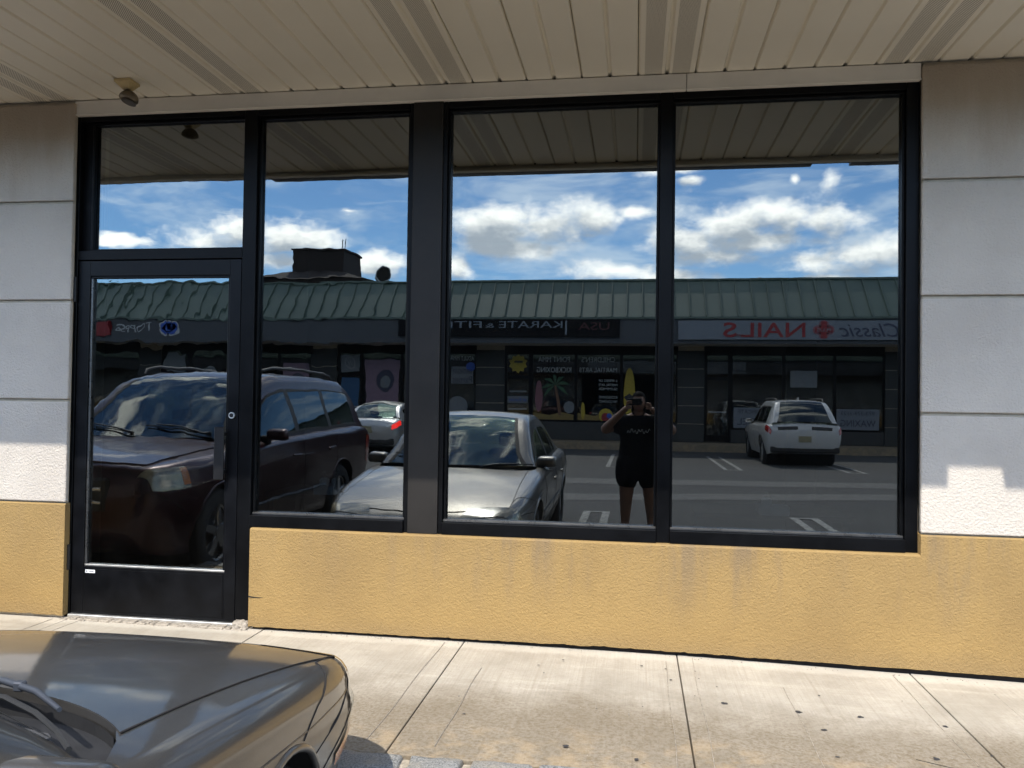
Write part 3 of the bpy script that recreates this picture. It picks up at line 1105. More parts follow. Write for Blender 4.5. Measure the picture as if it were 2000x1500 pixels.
table(-1.88, 0.6, 0.9, 0.5, 0.735, 'dark side table inside the window left of the brown post')
tray(-1.90, 0.40, 0.736, 0.17, 0.055, 'pale tray inside the window next to the door')
bottle(-1.945, 0.40, 0.747, 0.13, 'white pump bottle at the left of the tray left of the post')
bottle(-1.865, 0.40, 0.747, 0.13, 'clear pump bottle at the right of the tray left of the post', 'interior_pale')
table(0.8, 0.6, 0.9, 0.5, 0.70, 'dark side table inside the rightmost window')
tray(0.80, 0.40, 0.701, 0.16, 0.05, 'pale tray inside the rightmost window')
bottle(0.765, 0.40, 0.712, 0.12, 'white pump bottle in the tray of the rightmost window')
cu_ = empty('reflection_panel', (1.15, 1.4, 0))  # added panel standing in for a pale post reflection in the pane
tag(cu_, 'standing panel added for a pale post reflection in the rightmost window', 'divider')
box('panel', -0.10, 0.10, -0.015, 0.015, 0.06, 2.3, 'interior_wall', cu_)
box('foot', -0.15, 0.15, -0.15, 0.15, 0.0, 0.0595, 'interior_wall', cu_)

# ---- flood light under the soffit
fl = empty('flood_light', (-2.88, -0.33, SOF - 0.002))
fl.scale = (0.8, 0.8, 0.8)
tag(fl, 'cream boxed flood light with a bronze dome hanging from the soffit', 'light')
box('base_plate', -0.062, 0.062, -0.062, 0.062, -0.022, 0.0, 'lamp_cream', fl, 0.003)
bm = bmesh.new()
vs = [bm.verts.new(p) for p in ((-.056, -.056, -.0225), (.056, -.056, -.0225), (.056, .056, -.0225), (-.056, .056, -.0225), (-.022, -.022, -.062), (.028, -.022, -.062), (.028, .028, -.062), (-.022, .028, -.062))]
for q in ((0, 1, 5, 4), (1, 2, 6, 5), (2, 3, 7, 6), (3, 0, 4, 7), (4, 5, 6, 7), (3, 2, 1, 0)):
    bm.faces.new([vs[k] for k in q])
from_bm('mount', bm, 'lamp_cream', fl)
cyl('neck', (0.0, 0.0, -0.062), (0.005, 0.004, -0.085), 0.016, 'lamp_bronze', fl, 14)
bm = bmesh.new()
bmesh.ops.create_uvsphere(bm, u_segments=24, v_segments=14, radius=0.062)
for v in bm.verts:
    if v.co.z < 0:
        v.co.z *= 0.35
    v.co.x *= 1.1
bmesh.ops.rotate(bm, verts=bm.verts, matrix=Matrix.Rotation(R(12), 3, 'Y') @ Matrix.Rotation(R(-14), 3, 'X'))
bmesh.ops.translate(bm, verts=bm.verts, vec=(0.008, 0.01, -0.125))
hd = from_bm('lamp_head', bm, 'lamp_bronze', fl, smooth=60)
bm = bmesh.new()
bmesh.ops.create_circle(bm, cap_ends=True, segments=24, radius=0.052)
bmesh.ops.rotate(bm, verts=bm.verts, matrix=Matrix.Rotation(R(12), 3, 'Y') @ Matrix.Rotation(R(-14), 3, 'X'))
bmesh.ops.translate(bm, verts=bm.verts, vec=(0.010, 0.008, -0.1485))
from_bm('lens', bm, 'lamp_lens', hd)


# ================================================================== CARS
def pchip(xs, ys):
    xs = np.array(xs, float)
    ys = np.array(ys, float)
    h = np.diff(xs)
    dl = np.diff(ys) / h
    m = np.zeros(len(xs))
    for i in range(1, len(xs) - 1):
        if dl[i - 1] * dl[i] > 0:
            w1, w2 = 2 * h[i] + h[i - 1], h[i] + 2 * h[i - 1]
            m[i] = (w1 + w2) / (w1 / dl[i - 1] + w2 / dl[i])
    m[0], m[-1] = dl[0], dl[-1]

    def f(x):
        x = min(max(x, xs[0]), xs[-1])
        i = min(int(np.searchsorted(xs, x, side='right')) - 1, len(xs) - 2)
        t = (x - xs[i]) / h[i]
        return float((2 * t**3 - 3 * t**2 + 1) * ys[i] + (t**3 - 2 * t**2 + t) * h[i] * m[i] + (-2 * t**3 + 3 * t**2) * ys[i + 1] + (t**3 - t**2) * h[i] * m[i + 1])
    return f


class Car:
    """A lofted car. Local frame: nose at y=0, tail at y=-L, z=0 on the road, x to the car's right when y points forward."""
    TT, TC = 0.45, 0.60

    def __init__(c, spec):
        c.P = spec
        c.L = spec['L']
        S = spec['s']
        c.zt = pchip(S, spec['zt'])
        c.drop = pchip(S, spec['drop'])
        c.hw = pchip(S, spec['hw'])
        c.zb = pchip(S, spec['zb'])
        c.rad = pchip(S, spec['rad'])
        c.crease = spec.get('crease', 0.0)
        C_ = spec['cab_s']
        c.zr = pchip(C_, spec['cab_z'])
        c.crown = spec.get('crown', 0.05)

    def S(c, s, t):
        zt, hw, zb, r = c.zt(s), c.hw(s), c.zb(s), c.rad(s)
        r = min(r, (zt - zb) * 0.35, hw * 0.4)
        zs = zt - c.drop(s)
        if t <= c.TT:
            u = t / c.TT
            return Vector((u * (hw - r), -s, zt - (zt - zs) * u ** 2.2))
        if t <= c.TC:
            a = (t - c.TT) / (c.TC - c.TT) * math.pi / 2
            return Vector((hw - r + r * math.sin(a), -s, zs - r * (1 - math.cos(a))))
        v = (t - c.TC) / (1 - c.TC)
        z1 = zs - r
        x = hw + 0.012 * math.sin(math.pi * min(1, v * 1.3)) - c.P.get('tuck', 0.09) * v ** 3
        if c.crease:
            x += c.crease * math.exp(-((v - 0.16) / 0.07) ** 2)
        return Vector((x, -s, z1 + (zb - z1) * v))

    def N(c, s, t, side=1, fn=None):
        fn = fn or c.S
        e = 0.004
        s0, s1 = max(0.0, s - e), min(c.L, s + e)
        t0, t1 = max(0.0, t - e), min(1.0, t + e)
        a = fn(s1, t) - fn(s0, t)
        b = fn(s, t1) - fn(s, t0)
        n = b.cross(a)
        if n.length < 1e-9:
            n = Vector((0, 0, 1))
        n.normalize()
        ref = Vector((fn(s, t).x * 0.6 + 0.001, (c.L / 2 - s) * 0.25, fn(s, t).z - 0.45))
        if n.dot(ref) < 0:
            n = -n
        return n

    def K(c, s, t):
        """cabin surface"""
        P = c.P
        c0_, wt_ = P['cab_s'][0], P['ws_top']
        c1_, rt_ = P['cab_s'][-1], P['rw_top']
        sw = P.get('sweep', 0.12) * (1 - 0.75 * min(1.0, (s - c0_) / (wt_ - c0_))) * max(0.0, min(1.0, (rt_ - s) / (rt_ - wt_)))
        q0 = c._K(s, t, s)
        se = s + sw * min(1.0, (q0.x / (c.hw(s) - P['cab_in'])) ** 2)
        p = c._K(s, t, se)
        return Vector((p.x, -se, p.z))

    def _K(c, s, t, se):
        P = c.P
        zb = c.zt(se) - c.drop(se) - 0.02
        zr = max(c.zr(s), zb + 0.004)
        hb = c.hw(se) - P['cab_in']
        fr = min(1.0, max(0.0, (zr - zb) / (P['cab_zmax'] - zb)))
        ht = hb + (P['cab_hw'] - hb) * fr
        rc = min(P.get('cab_r', 0.10), (zr - zb) * 0.6, 0.3)
        if t <= 0.5:
            u = t / 0.5
            return Vector((u * (ht - rc), -s, zr + c.crown * fr * (1 - u ** 2)))
        if t <= 0.66:
            a = (t - 0.5) / 0.16 * math.pi / 2
            return Vector((ht - rc + rc * math.sin(a), -s, zr - rc * (1 - math.cos(a))))
        v = (t - 0.66) / 0.34
        z1 = zr - rc
        return Vector((ht + (hb - ht) * v ** 0.85, -s, z1 + (zb - z1) * v))

    def sx(c, s, x):
        """t on the body's top whose x is x"""
        lo, hi = 0.0, 1.0
        for _ in range(40):
            m = (lo + hi) / 2
            if c.S(s, m).x < x and m < c.TC:
                lo = m
            else:
                hi = m
        return lo


def patch(name, fn, nrm, srange, trange, off, mat, parent, side=1, ns=10, nt=8, both=False, thick=0.0, shape=None, lip=0.0):
    """surface piece following the body, lifted by off; shape(s_frac,t_frac)->bool drops faces outside an outline"""
    vs, fs = [], []
    sides = (1, -1) if both else (side,)
    base = 0
    for sd in sides:
        for i in range(ns + 1):
            for j in range(nt + 1):
                a, b = i / ns, j / nt
                s = srange[0] + (srange[1] - srange[0]) * a if not callable(srange) else srange(a, b)
                t = trange[0] + (trange[1] - trange[0]) * b if not callable(trange) else trange(a, b)
                p = fn(s, t) + nrm(s, t) * off
                vs.append((p.x * sd, p.y, p.z))
        for i in range(ns):
            for j in range(nt):
                if shape and not shape((i + .5) / ns, (j + .5) / nt):
                    continue
                q = base + i * (nt + 1) + j
                fs.append((q, q + 1, q + nt + 2, q + nt + 1))
        base = len(vs)
    o = from_data(name, vs, fs, mat, parent, smooth=50)
    bm = bmesh.new()
    bm.from_mesh(o.data)
    bmesh.ops.remove_doubles(bm, verts=bm.verts, dist=0.0004)
    for f in bm.faces:
        f.smooth = True
    if thick:
        bmesh.ops.recalc_face_normals(bm, faces=bm.faces)
        r = bmesh.ops.extrude_face_region(bm, geom=bm.faces[:])
        for v in [v for v in r['geom'] if isinstance(v, bmesh.types.BMVert)]:
            v.co.z -= thick
    bmesh.ops.recalc_face_normals(bm, faces=bm.faces)
    bm.to_mesh(o.data)
    bm.free()
    o.data.set_sharp_from_angle(angle=R(50))
    return o


def line_on(name, c, pts, r, mat, parent, fn=None, side=1, off=0.0):
    """thin seam running over the surface through (s,t) points"""
    fn = fn or c.S
    out = []
    for (s0, t0), (s1, t1) in zip(pts[:-1], pts[1:]):
        n = 10
        for k in range(n):
            f = k / n
            out.append((s0 + (s1 - s0) * f, t0 + (t1 - t0) * f))
    out.append(pts[-1])
    P_ = []
    for s, t in out:
        p = fn(s, t) + c.N(s, t, fn=fn) * off
        P_.append((p.x * side, p.y, p.z))
    return tube(name, P_, r, mat, parent, 6)


def wheel(parent, x, y, r, wd, side, spokes=5):
    """tyre with a spoked rim"""
    prof = [(r * 0.66, -wd / 2 + 0.01), (r * 0.80, -wd / 2), (r * 0.95, -wd / 2 + 0.012), (r, -wd / 2 + 0.035), (r, wd / 2 - 0.035), (r * 0.95, wd / 2 - 0.012), (r * 0.80, wd / 2), (r * 0.66, wd / 2 - 0.01), (r * 0.64, 0)]
    n = 36
    vs, fs = [], []
    for i in range(n):
        a = 2 * math.pi * i / n
        for (q, xx) in prof:
            vs.append((xx, q * math.cos(a), q * math.sin(a)))
    m = len(prof)
    for i in range(n):
        for j in range(m):
            fs.append((i * m + j, i * m + (j + 1) % m, ((i + 1) % n) * m + (j + 1) % m, ((i + 1) % n) * m + j))
    o = from_data('wheel', vs, fs, 'tyre', parent, smooth=40, loc=(x, y, r))
    bm = bmesh.new()
    xo = side * wd * 0.30
    bm_cyl(bm, (side * 0.0, 0, 0), (side * 0.02, 0, 0), r * 0.63, 32)
    for k in range(spokes):
        a = 2 * math.pi * k / spokes
        mtx = Matrix.Rotation(a, 4, 'X')
        b2 = bmesh.new()
        bm_box(b2, xo - 0.015, xo + 0.015, -0.05, 0.05, 0.05, r * 0.62, 0.008)
        for v in b2.verts:
            v.co.y *= 0.62 + 0.5 * (1 - v.co.z / (r * 0.62)) * 0.6
        b2.transform(mtx)
        tmp = bpy.data.meshes.new('t')
        b2.to_mesh(tmp)
        b2.free()
        bm.from_mesh(tmp)
        bpy.data.meshes.remove(tmp)
    bm_cyl(bm, (xo - 0.02 * side, 0, 0), (xo + 0.02 * side, 0, 0), 0.06, 20)
    ring_n = 36
    for (ra, rb) in ((r * 0.60, r * 0.665),):
        prev = None
        first = None
        for i in range(ring_n + 1):
            a = 2 * math.pi * i / ring_n
            if i < ring_n:
                cur = [bm.verts.new((xx, q * math.cos(a), q * math.sin(a))) for q, xx in ((ra, xo), (rb, xo + side * 0.012), (rb, -xo))]
            else:
                cur = first
            if prev:
                for j in range(2):
                    bm.faces.new((prev[j], prev[j + 1], cur[j + 1], cur[j]))
            else:
                first = cur
            prev = cur
    from_bm('rim', bm, 'rim', o, smooth=35)
    return o


def build_car(name, spec, label, cat, body_mat, loc, rotz, glass='glass_tint', wind='glass_car'):
    c = Car(spec)
    L = c.L
    root = empty(name, loc)
    root.rotation_euler.z = rotz
    tag(root, label, cat, 'cars parked in the lot')
    # -- body shell
    sl = sorted(set([0, .012, .03, .06, .1, .15, .21, .28, .36, .45] + [0.45 + (L - 0.9) * i / 46 for i in range(47)] + [L - q for q in (0, .012, .03, .06, .1, .15, .21, .28, .36, .45)]))
    tl = [i / 9 * c.TT for i in range(9)] + [c.TT + (c.TC - c.TT) * i / 6 for i in range(6)] + [c.TC + (1 - c.TC) * i / 16 for i in range(17)]
    vs, fs = [], []
    m = 2 * len(tl) - 1
    for s in sl:
        pr = [c.S(s, t) for t in tl]
        ring = [(-p.x, p.y, p.z) for p in pr[::-1]] + [(p.x, p.y, p.z) for p in pr[1:]]
        vs += ring
    for i in range(len(sl) - 1):
        for j in range(m):
            fs.append((i * m + j, i * m + (j + 1) % m, (i + 1) * m + (j + 1) % m, (i + 1) * m + j))
    fs.append(tuple(range(m)))
    fs.append(tuple(range((len(sl) - 1) * m, len(sl) * m)))
    body = from_data('body', vs, fs, body_mat, root, smooth=40)
    wr = spec['wheel_r']
    cutters = []
    for sw in spec['axles']:
        cc = cyl('cut', (-1.4, -sw, wr + 0.01), (1.4, -sw, wr + 0.01), wr + spec.get('arch', 0.055), 'plastic_black', None, 40)
        cutters.append(cc)
        md = body.modifiers.new('arch', 'BOOLEAN')
        md.object = cc
        md.operation = 'DIFFERENCE'
        md.solver = 'EXACT'
    for (outline, z0, z1) in spec.get('cuts', ()):
        bm = bmesh.new()
        f_ = bm.faces.new([bm.verts.new((x_, y_, z0)) for x_, y_ in outline])
        r_ = bmesh.ops.extrude_face_region(bm, geom=[f_])
        bmesh.ops.translate(bm, vec=(0, 0, z1 - z0), verts=[v for v in r_['geom'] if isinstance(v, bmesh.types.BMVert)])
        cc = from_bm('cut', bm, 'plastic_black')
        cutters.append(cc)
        md = body.modifiers.new('cut', 'BOOLEAN')
        md.object = cc
        md.operation = 'DIFFERENCE'
        md.solver = 'EXACT'
    body.parent = None
    bpy.context.view_layer.update()
    dg = bpy.context.evaluated_depsgraph_get()
    me = bpy.data.meshes.new_from_object(body.evaluated_get(dg))
    body.modifiers.clear()
    body.data = me
    while len(me.materials) > 1:
        me.materials.pop()
    for f in me.polygons:
        f.use_smooth = True
        f.material_index = 0
    me.set_sharp_from_angle(angle=R(38))
    body.parent = root
    for cc in cutters:
        bpy.data.objects.remove(cc)
    for sw in spec['axles']:
        cyl('wheel_well', (-c.hw(sw) + 0.10, -sw, wr + 0.01), (c.hw(sw) - 0.10, -sw, wr + 0.01), wr + spec.get('arch', 0.055) - 0.005, 'gap_dark', root, 32)
        for sd in (1, -1):
            wheel(root, sd * (c.hw(sw) - 0.115), -sw, wr, 0.20, sd, spec.get('spokes', 5))
            # arch lip
            pts = []
            for k in range(25):
                a = math.pi * (k / 24)
                yy = -sw + (wr + spec.get('arch', 0.055) - 0.003) * math.cos(a)
                zz = wr + 0.01 + (wr + spec.get('arch', 0.055) - 0.003) * math.sin(a)
                s_ = -yy
                lo, hi = c.TC, 1.0
                for _ in range(30):
                    mm = (lo + hi) / 2
                    if c.S(s_, mm).z > zz:
                        lo = mm
                    else:
                        hi = mm
                pts.append((sd * (c.S(s_, lo).x - 0.003), yy, zz))
            tube('arch_lip', pts, 0.011, spec.get('lip_mat', body_mat), root, 8)
    # -- cabin
    c0, c1, wt, rtp = spec['cab_s'][0], spec['cab_s'][-1], spec['ws_top'], spec['rw_top']
    win = spec['windows']             # list of (s0,s1)
    sset = [c0 + (c1 - c0) * i / 44 for i in range(45)] + [wt, rtp, c0 + 0.05, c1 - 0.05]
    for a, b in win:
        sset += [a, b]
    sset = sorted(set(round(q, 4) for q in sset))
    tset = sorted(set([0.5 * i / 8 for i in range(9)] + [0.445, 0.5] + [0.5 + 0.16 * i / 5 for i in range(6)] + [0.66 + 0.34 * i / 7 for i in range(8)] + [0.70, 0.955]))

    def hole(s, t):
        if t < 0.445 and (c0 + 0.02 < s < wt or rtp < s < c1 - 0.02):
            return True
        if 0.70 < t < 0.955:
            for a, b in win:
                if a < s < b:
                    return True
        return False
    vs, fs = [], []
    base = 0
    for sd in (1, -1):
        for s in sset:
            for t in tset:
                p = c.K(s, t)
                vs.append((p.x * sd, p.y, p.z))
        nt_ = len(tset)
        for i in range(len(sset) - 1):
            for j in range(nt_ - 1):
                if hole((sset[i] + sset[i + 1]) / 2, (tset[j] + tset[j + 1]) / 2):
                    continue
                q = base + i * nt_ + j
                fs.append((q, q + 1, q + nt_ + 1, q + nt_))
        base = len(vs)
    cab = from_data('cabin', vs, fs, body_mat, root, smooth=50)
    bm = bmesh.new()
    bm.from_mesh(cab.data)
    bmesh.ops.remove_doubles(bm, verts=bm.verts, dist=0.0005)
    bm.to_mesh(cab.data)
    bm.free()
    NK = lambda s, t: c.N(s, t, fn=c.K)
    KF = c.K
    wsh = patch('windshield', KF, NK, (c0 + 0.012, wt + 0.006), (0.0, 0.452), 0.004, wind, root, both=True, ns=16, nt=12)
    patch('windshield_seal', KF, NK, (wt - 0.004, wt + 0.016), (0.0, 0.46), 0.003, 'rubber', root, both=True, ns=2, nt=12)
    patch('windshield_seal', KF, NK, (c0 + 0.012, wt + 0.006), (0.436, 0.464), 0.0055, 'rubber', root, side=1, ns=14, nt=2)
    patch('windshield_seal', KF, NK, (c0 + 0.012, wt + 0.006), (0.436, 0.464), 0.0055, 'rubber', root, side=-1, ns=14, nt=2)
    patch('rear_window', KF, NK, (rtp - 0.006, c1 - 0.015), (0.0, 0.452), 0.004, spec.get('rear_glass', wind), root, both=True, ns=12, nt=12)
    for a, b in win:
        for sd in (1, -1):
            patch('side_window', KF, NK, (a - 0.004, b + 0.004), (0.695, 0.96), 0.004, glass, root, side=sd, ns=8, nt=8)
            for (sa, sb, ta, tb) in ((a - 0.012, b + 0.012, 0.685, 0.70), (a - 0.012, b + 0.012, 0.955, 0.972)):
                patch('window_trim', KF, NK, (sa, sb), (ta, tb), 0.006, spec.get('trim', 'rubber'), root, side=sd, ns=10, nt=2)
    for (a, b), (a2, b2) in zip(win[:-1], win[1:]):
        for sd in (1, -1):
            patch('pillar_trim', KF, NK, (b - 0.004, a2 + 0.004), (0.69, 0.965), 0.005, 'plastic_black', root, side=sd, ns=2, nt=8)
    # -- seams
    BF = c.S
    for sd in (1, -1):
        for q in spec['seams']:
            line_on('door_seam', c, [(q, 0.56), (q + 0.02, 0.75), (q + 0.02, 0.97)], 0.003, 'gap_dark', root, side=sd)
        for q in spec['handles']:
            p = c.S(q, 0.66)
            bm = bmesh.new()
            bm_box(bm, p.x - 0.012, p.x + 0.018, -q - 0.09, -q + 0.09, p.z - 0.014, p.z + 0.014, 0.008, 2)
            if sd < 0:
                bmesh.ops.scale(bm, vec=(-1, 1, 1), verts=bm.verts)
            from_bm('door_handle', bm, spec.get('handle_mat', body_mat), root)
    # -- mirrors
    ms = spec['mirror_s']
    zb_ = c.zt(ms) - c.drop(ms)
    for sd in (1, -1):
        bm = bmesh.new()
        bm_box(bm, -0.105, 0.105, -0.055, 0.055, -0.062, 0.062, 0.042, 4)
        for v in bm.verts:
            f = (v.co.y + 0.055) / 0.11
            k = 1 - 0.30 * f
            v.co.z *= k
            v.co.x *= 1 - 0.12 * f
        X_ = c.hw(ms) + spec.get('mirror_out', 0.07)
        for v in bm.verts:
            v.co.x = sd * (X_ + v.co.x)
            v.co.y += -ms
            v.co.z += zb_ + 0.065 + spec.get('mirror_dz', 0.0)
        mr = from_bm('side_mirror', bm, spec.get('mirror_mat', body_mat), root, smooth=60)
        box('mirror_arm', sd * (c.hw(ms) - 0.09), sd * (X_ - 0.07), -ms - 0.03, -ms + 0.03, zb_ - 0.02, zb_ + 0.05, 'plastic_black', mr, 0.008)
        box('mirror_glass', sd * (X_ - 0.085), sd * (X_ + 0.085), -ms - 0.058, -ms - 0.0555, zb_ + 0.018 + spec.get('mirror_dz', 0.0), zb_ + 0.112 + spec.get('mirror_dz', 0.0), 'chrome', mr)
    # -- interior
    sw0 = c0 + 0.05
    zs0 = zb_ - 0.05
    fl_ = box('cabin_floor', -c.hw(2) + 0.12, c.hw(2) - 0.12, -c1 + 0.2, -c0 - 0.1, zs0 - 0.50, zs0 - 0.46, 'seat_dark', root)
    for sd in (1, -1):
        st = bmesh.new()
        y0 = -spec['seat_s']
        bm_box(st, sd * 0.36 - 0.23, sd * 0.36 + 0.23, y0, y0 + 0.45, zs0 - 0.45, zs0 - 0.28, 0.05, 2)
        b0 = len(st.verts)
        bm_box(st, sd * 0.36 - 0.22, sd * 0.36 + 0.22, y0 - 0.12, y0, zs0 - 0.3, zs0 + 0.18, 0.05, 3)
        bm_box(st, sd * 0.36 - 0.12, sd * 0.36 + 0.12, y0 - 0.16, y0 - 0.06, zs0 + 0.20, zs0 + 0.34, 0.04, 3)
        from_bm('front_seat', st, spec.get('seat_mat', 'seat_dark'), root, smooth=50)
    st = bmesh.new()
    y0 = -spec['seat_s'] - 0.95
    bm_box(st, -0.6, 0.6, y0 - 0.13, y0, zs0 - 0.35, zs0 + 0.12, 0.05, 3)
    bm_box(st, -0.6, 0.6, y0, y0 + 0.4, zs0 - 0.45, zs0 - 0.3, 0.05, 2)
    from_bm('rear_seat', st, spec.get('seat_mat', 'seat_dark'), root, smooth=50)
    bm = bmesh.new()
    bm_box(bm, -c.hw(c0) + 0.15, c.hw(c0) - 0.15, -c0 - 0.62, -c0 - 0.12, zs0 - 0.25, zs0 + 0.03, 0.06, 3)
    from_bm('dashboard', bm, 'plastic_black', root, smooth=50)
    bm = bmesh.new()
    ctr = Vector((-0.36, -c0 - 0.72, zs0 + 0.02))
    ring = [ctr + Matrix.Rotation(R(25), 3, 'X') @ Vector((0.18 * math.cos(a), 0, 0.18 * math.sin(a))) for a in [2 * math.pi * k / 24 for k in range(25)]]
    bm_tube(bm, ring, 0.015, 8)
    bm_tube(bm, [ctr + Vector((-0.17, 0, 0)), ctr, ctr + Vector((0.17, 0, 0))], 0.018, 6)
    from_bm('steering_wheel', bm, 'plastic_black', root, smooth=50)
    # -- wipers
    for (xa, xb) in spec['wipers']:
        wp = []
        s_piv = c0 + 0.02
        for f in (0, .25, .5, .75, 1):
            x_ = xa + (xb - xa) * f
            sq = s_piv + 0.02 + 0.10 * f
            tt = min(0.43, abs(x_) / max(0.3, c.K(sq, 0.5).x) * 0.5)
            p = c.K(sq, tt) + NK(sq, tt) * (0.03 + 0.012 * math.sin(math.pi * f))
            wp.append((x_, p.y, p.z))
        ob = tube('wiper', wp, [0.011, 0.010, 0.008, 0.007, 0.006], 'wiper', root, 8)
        bl = []
        for f in (0.2, .4, .6, .8, 1.0, 1.2):
            x_ = xa + (xb - xa) * f * 0.98
            sq = s_piv + 0.03 + 0.08 * f
            tt = min(0.44, abs(x_) / max(0.3, c.K(sq, 0.5).x) * 0.5)
            p = c.K(sq, tt) + NK(sq, tt) * 0.012
            bl.append((x_, p.y + 0.02, p.z))
        tube('wiper_blade', bl, 0.006, 'rubber', ob, 6)
        cyl('wiper_pivot', (xa, wp[0][1], wp[0][2] - 0.02), (xa, wp[0][1], wp[0][2] + 0.012), 0.016, 'plastic_black', ob, 12)
    return root, c


SEDAN = dict(
    L=4.42,
    s=[0, .03, .08, .15, .30, .55, .9, 1.25, 1.6, 2.4, 3.2, 3.7, 4.1, 4.3, 4.39, 4.42],
    zt=[.46, .545, .585, .615, .665, .725, .795, .85, .885, .905, .93, .95, .945, .91, .84, .74],
    drop=[.01, .015, .02, .025, .03, .035, .045, .05, .05, .04, .04, .05, .05, .05, .04, .02],
    hw=[.48, .59, .66, .715, .78, .835, .865, .878, .88, .88, .878, .872, .845, .79, .71, .60],
    zb=[.40, .30, .25, .22, .19, .18, .18, .18, .18, .18, .18, .20, .26, .32, .38, .5],
    rad=[.03, .05, .06, .07, .075, .08, .08, .08, .08, .08, .08, .09, .10, .10, .07, .04],
    crease=0.010, cab_in=0.085, cab_hw=0.62, cab_zmax=1.34, cab_r=0.09, crown=0.035, sweep=0.30,
    cab_s=[1.34, 1.6, 1.9, 2.2, 2.6, 3.0, 3.3, 3.6, 3.86], cab_z=[.86, 1.02, 1.19, 1.30, 1.34, 1.33, 1.27, 1.12, .93],
    ws_top=2.17, rw_top=3.2, windows=[(1.60, 2.42), (2.5, 3.1), (3.14, 3.36)], wheel_r=0.29, arch=0.035, axles=(1.02, 3.50), seams=(1.50, 2.46, 3.2), handles=(2.3, 3.05), mirror_s=1.78, mirror_out=-0.02, mirror_dz=-0.015,
    seat_s=2.5, seat_mat='seat_cloth', wipers=[(-0.12, -0.55)], spokes=6)


def cowl_rear(x):
    return 1.43 + 0.30 * (abs(x) / 0.78) ** 2


def cowl_front(x):
    b_ = min(1.0, abs(x) / 0.72)
    return 1.27 + 0.02 * b_ + 0.13 * b_ ** 5 + max(0.0, abs(x) - 0.72) * 2.2


CXS = [-0.775 + 1.55 * k / 40 for k in range(41)]
COWL = [(x_, -cowl_front(x_)) for x_ in CXS] + [(x_, -cowl_rear(x_)) for x_ in CXS[::-1]]
SEDAN['cuts'] = [(COWL, 0.785, 1.2)]

# sunlit champagne sedan nosed up to the kerb, in front of the door
CX, CY = -1.71, -1.64
car, c = build_car('sedan', SEDAN, 'champagne metallic sedan with its hood in front of the shop door', 'car', 'paint_champagne', (CX, CY, -0.15), 0.0, glass='glass_car', wind='glass_car')


def hood_t(s, f):
    """f in 0..1 across the hood half, edge narrowing forward"""
    edge = 0.72 + 0.02 * max(0.0, 0.9 - s) - 0.10 * max(0.0, 0.40 - s)
    return c.sx(s, min(edge, c.hw(s) - c.rad(s) * 0.55) * f)


def hood_s(a, b):
    rear = 1.27 + 0.02 * b + 0.13 * b ** 5
    front = 0.105 + 0.16 * b ** 2.6
    return front + (rear - front) * a


hood = patch('hood', c.S, c.N, hood_s, lambda a, b: hood_t(hood_s(a, b), b), 0.0025, 'paint_champagne', car, both=True, ns=34, nt=22, thick=0.012)
edge = [(hood_s(k / 30, 1.0), hood_t(hood_s(k / 30, 1.0), 1.0)) for k in range(31)]
for sd in (1, -1):
    line_on('hood_seam', c, edge, 0.0022, 'gap_dark', hood, side=sd, off=0.0022)
line_on('hood_seam', c, [(hood_s(0, k / 12), hood_t(hood_s(0, k / 12), k / 12)) for k in range(13)], 0.004, 'gap_dark', hood, off=0.002)
line_on('hood_seam', c, [(hood_s(0, k / 12), hood_t(hood_s(0, k / 12), k / 12)) for k in range(13)], 0.004, 'gap_dark', hood, off=0.002, side=-1)
# black cowl trough between hood and windshield
bm = bmesh.new()
sh = [(x_ * 0.994, y_ * 0.998 - 0.003) for x_, y_ in COWL]
f_ = bm.faces.new([bm.verts.new((x_, y_, 0.79)) for x_, y_ in sh])
r_ = bmesh.ops.extrude_edge_only(bm, edges=f_.edges[:])
for v in [v for v in r_['geom'] if isinstance(v, bmesh.types.BMVert)]:
    s_ = -v.co.y
    v.co.z = c.S(s_, c.sx(s_, abs(v.co.x))).z - 0.018
from_bm('cowl', bm, 'plastic_black', car)
bm = bmesh.new()
bm_box(bm, 0.22, 0.60, -1.49, -1.40, 0.80, 0.835, 0.006)
bmesh.ops.rotate(bm, verts=bm.verts, cent=(0.4, -1.42, 0.8), matrix=Matrix.Rotation(R(-14), 3, 'Z'))
from_bm('cowl_grille', bm, 'plastic_grey', car)
wpr = tube('wiper', [(0.28, -1.30, 0.84), (0.31, -1.315, 0.872), (0.40, -1.345, 0.888), (0.52, -1.40, 0.893), (0.63, -1.475, 0.892)], [0.009, 0.010, 0.008, 0.007, 0.005], 'wiper', car, 8)
tube('wiper_blade', [(0.33, -1.36, 0.868), (0.45, -1.40, 0.876), (0.58, -1.475, 0.882), (0.68, -1.545, 0.882), (0.745, -1.60, 0.878)], 0.0055, 'rubber', wpr, 6)
for (x_, y_, z_) in ((0.31, -1.315, 0.872), (0.46, -1.372, 0.89)):
    box('wiper_clip', x_ - 0.011, x_ + 0.011, y_ - 0.009, y_ + 0.009, z_ - 0.010, z_ + 0.010, 'wiper', wpr, 0.003)
def tz(pts):
    """(s, z) on the body side -> (s, t)"""
    out = []
    for s_, z_ in pts:
        lo, hi = c.TT, 1.0
        for _ in range(34):
            m_ = (lo + hi) / 2
            if c.S(s_, m_).z > z_:
                lo = m_
            else:
                hi = m_
        out.append((s_, lo))
    return out


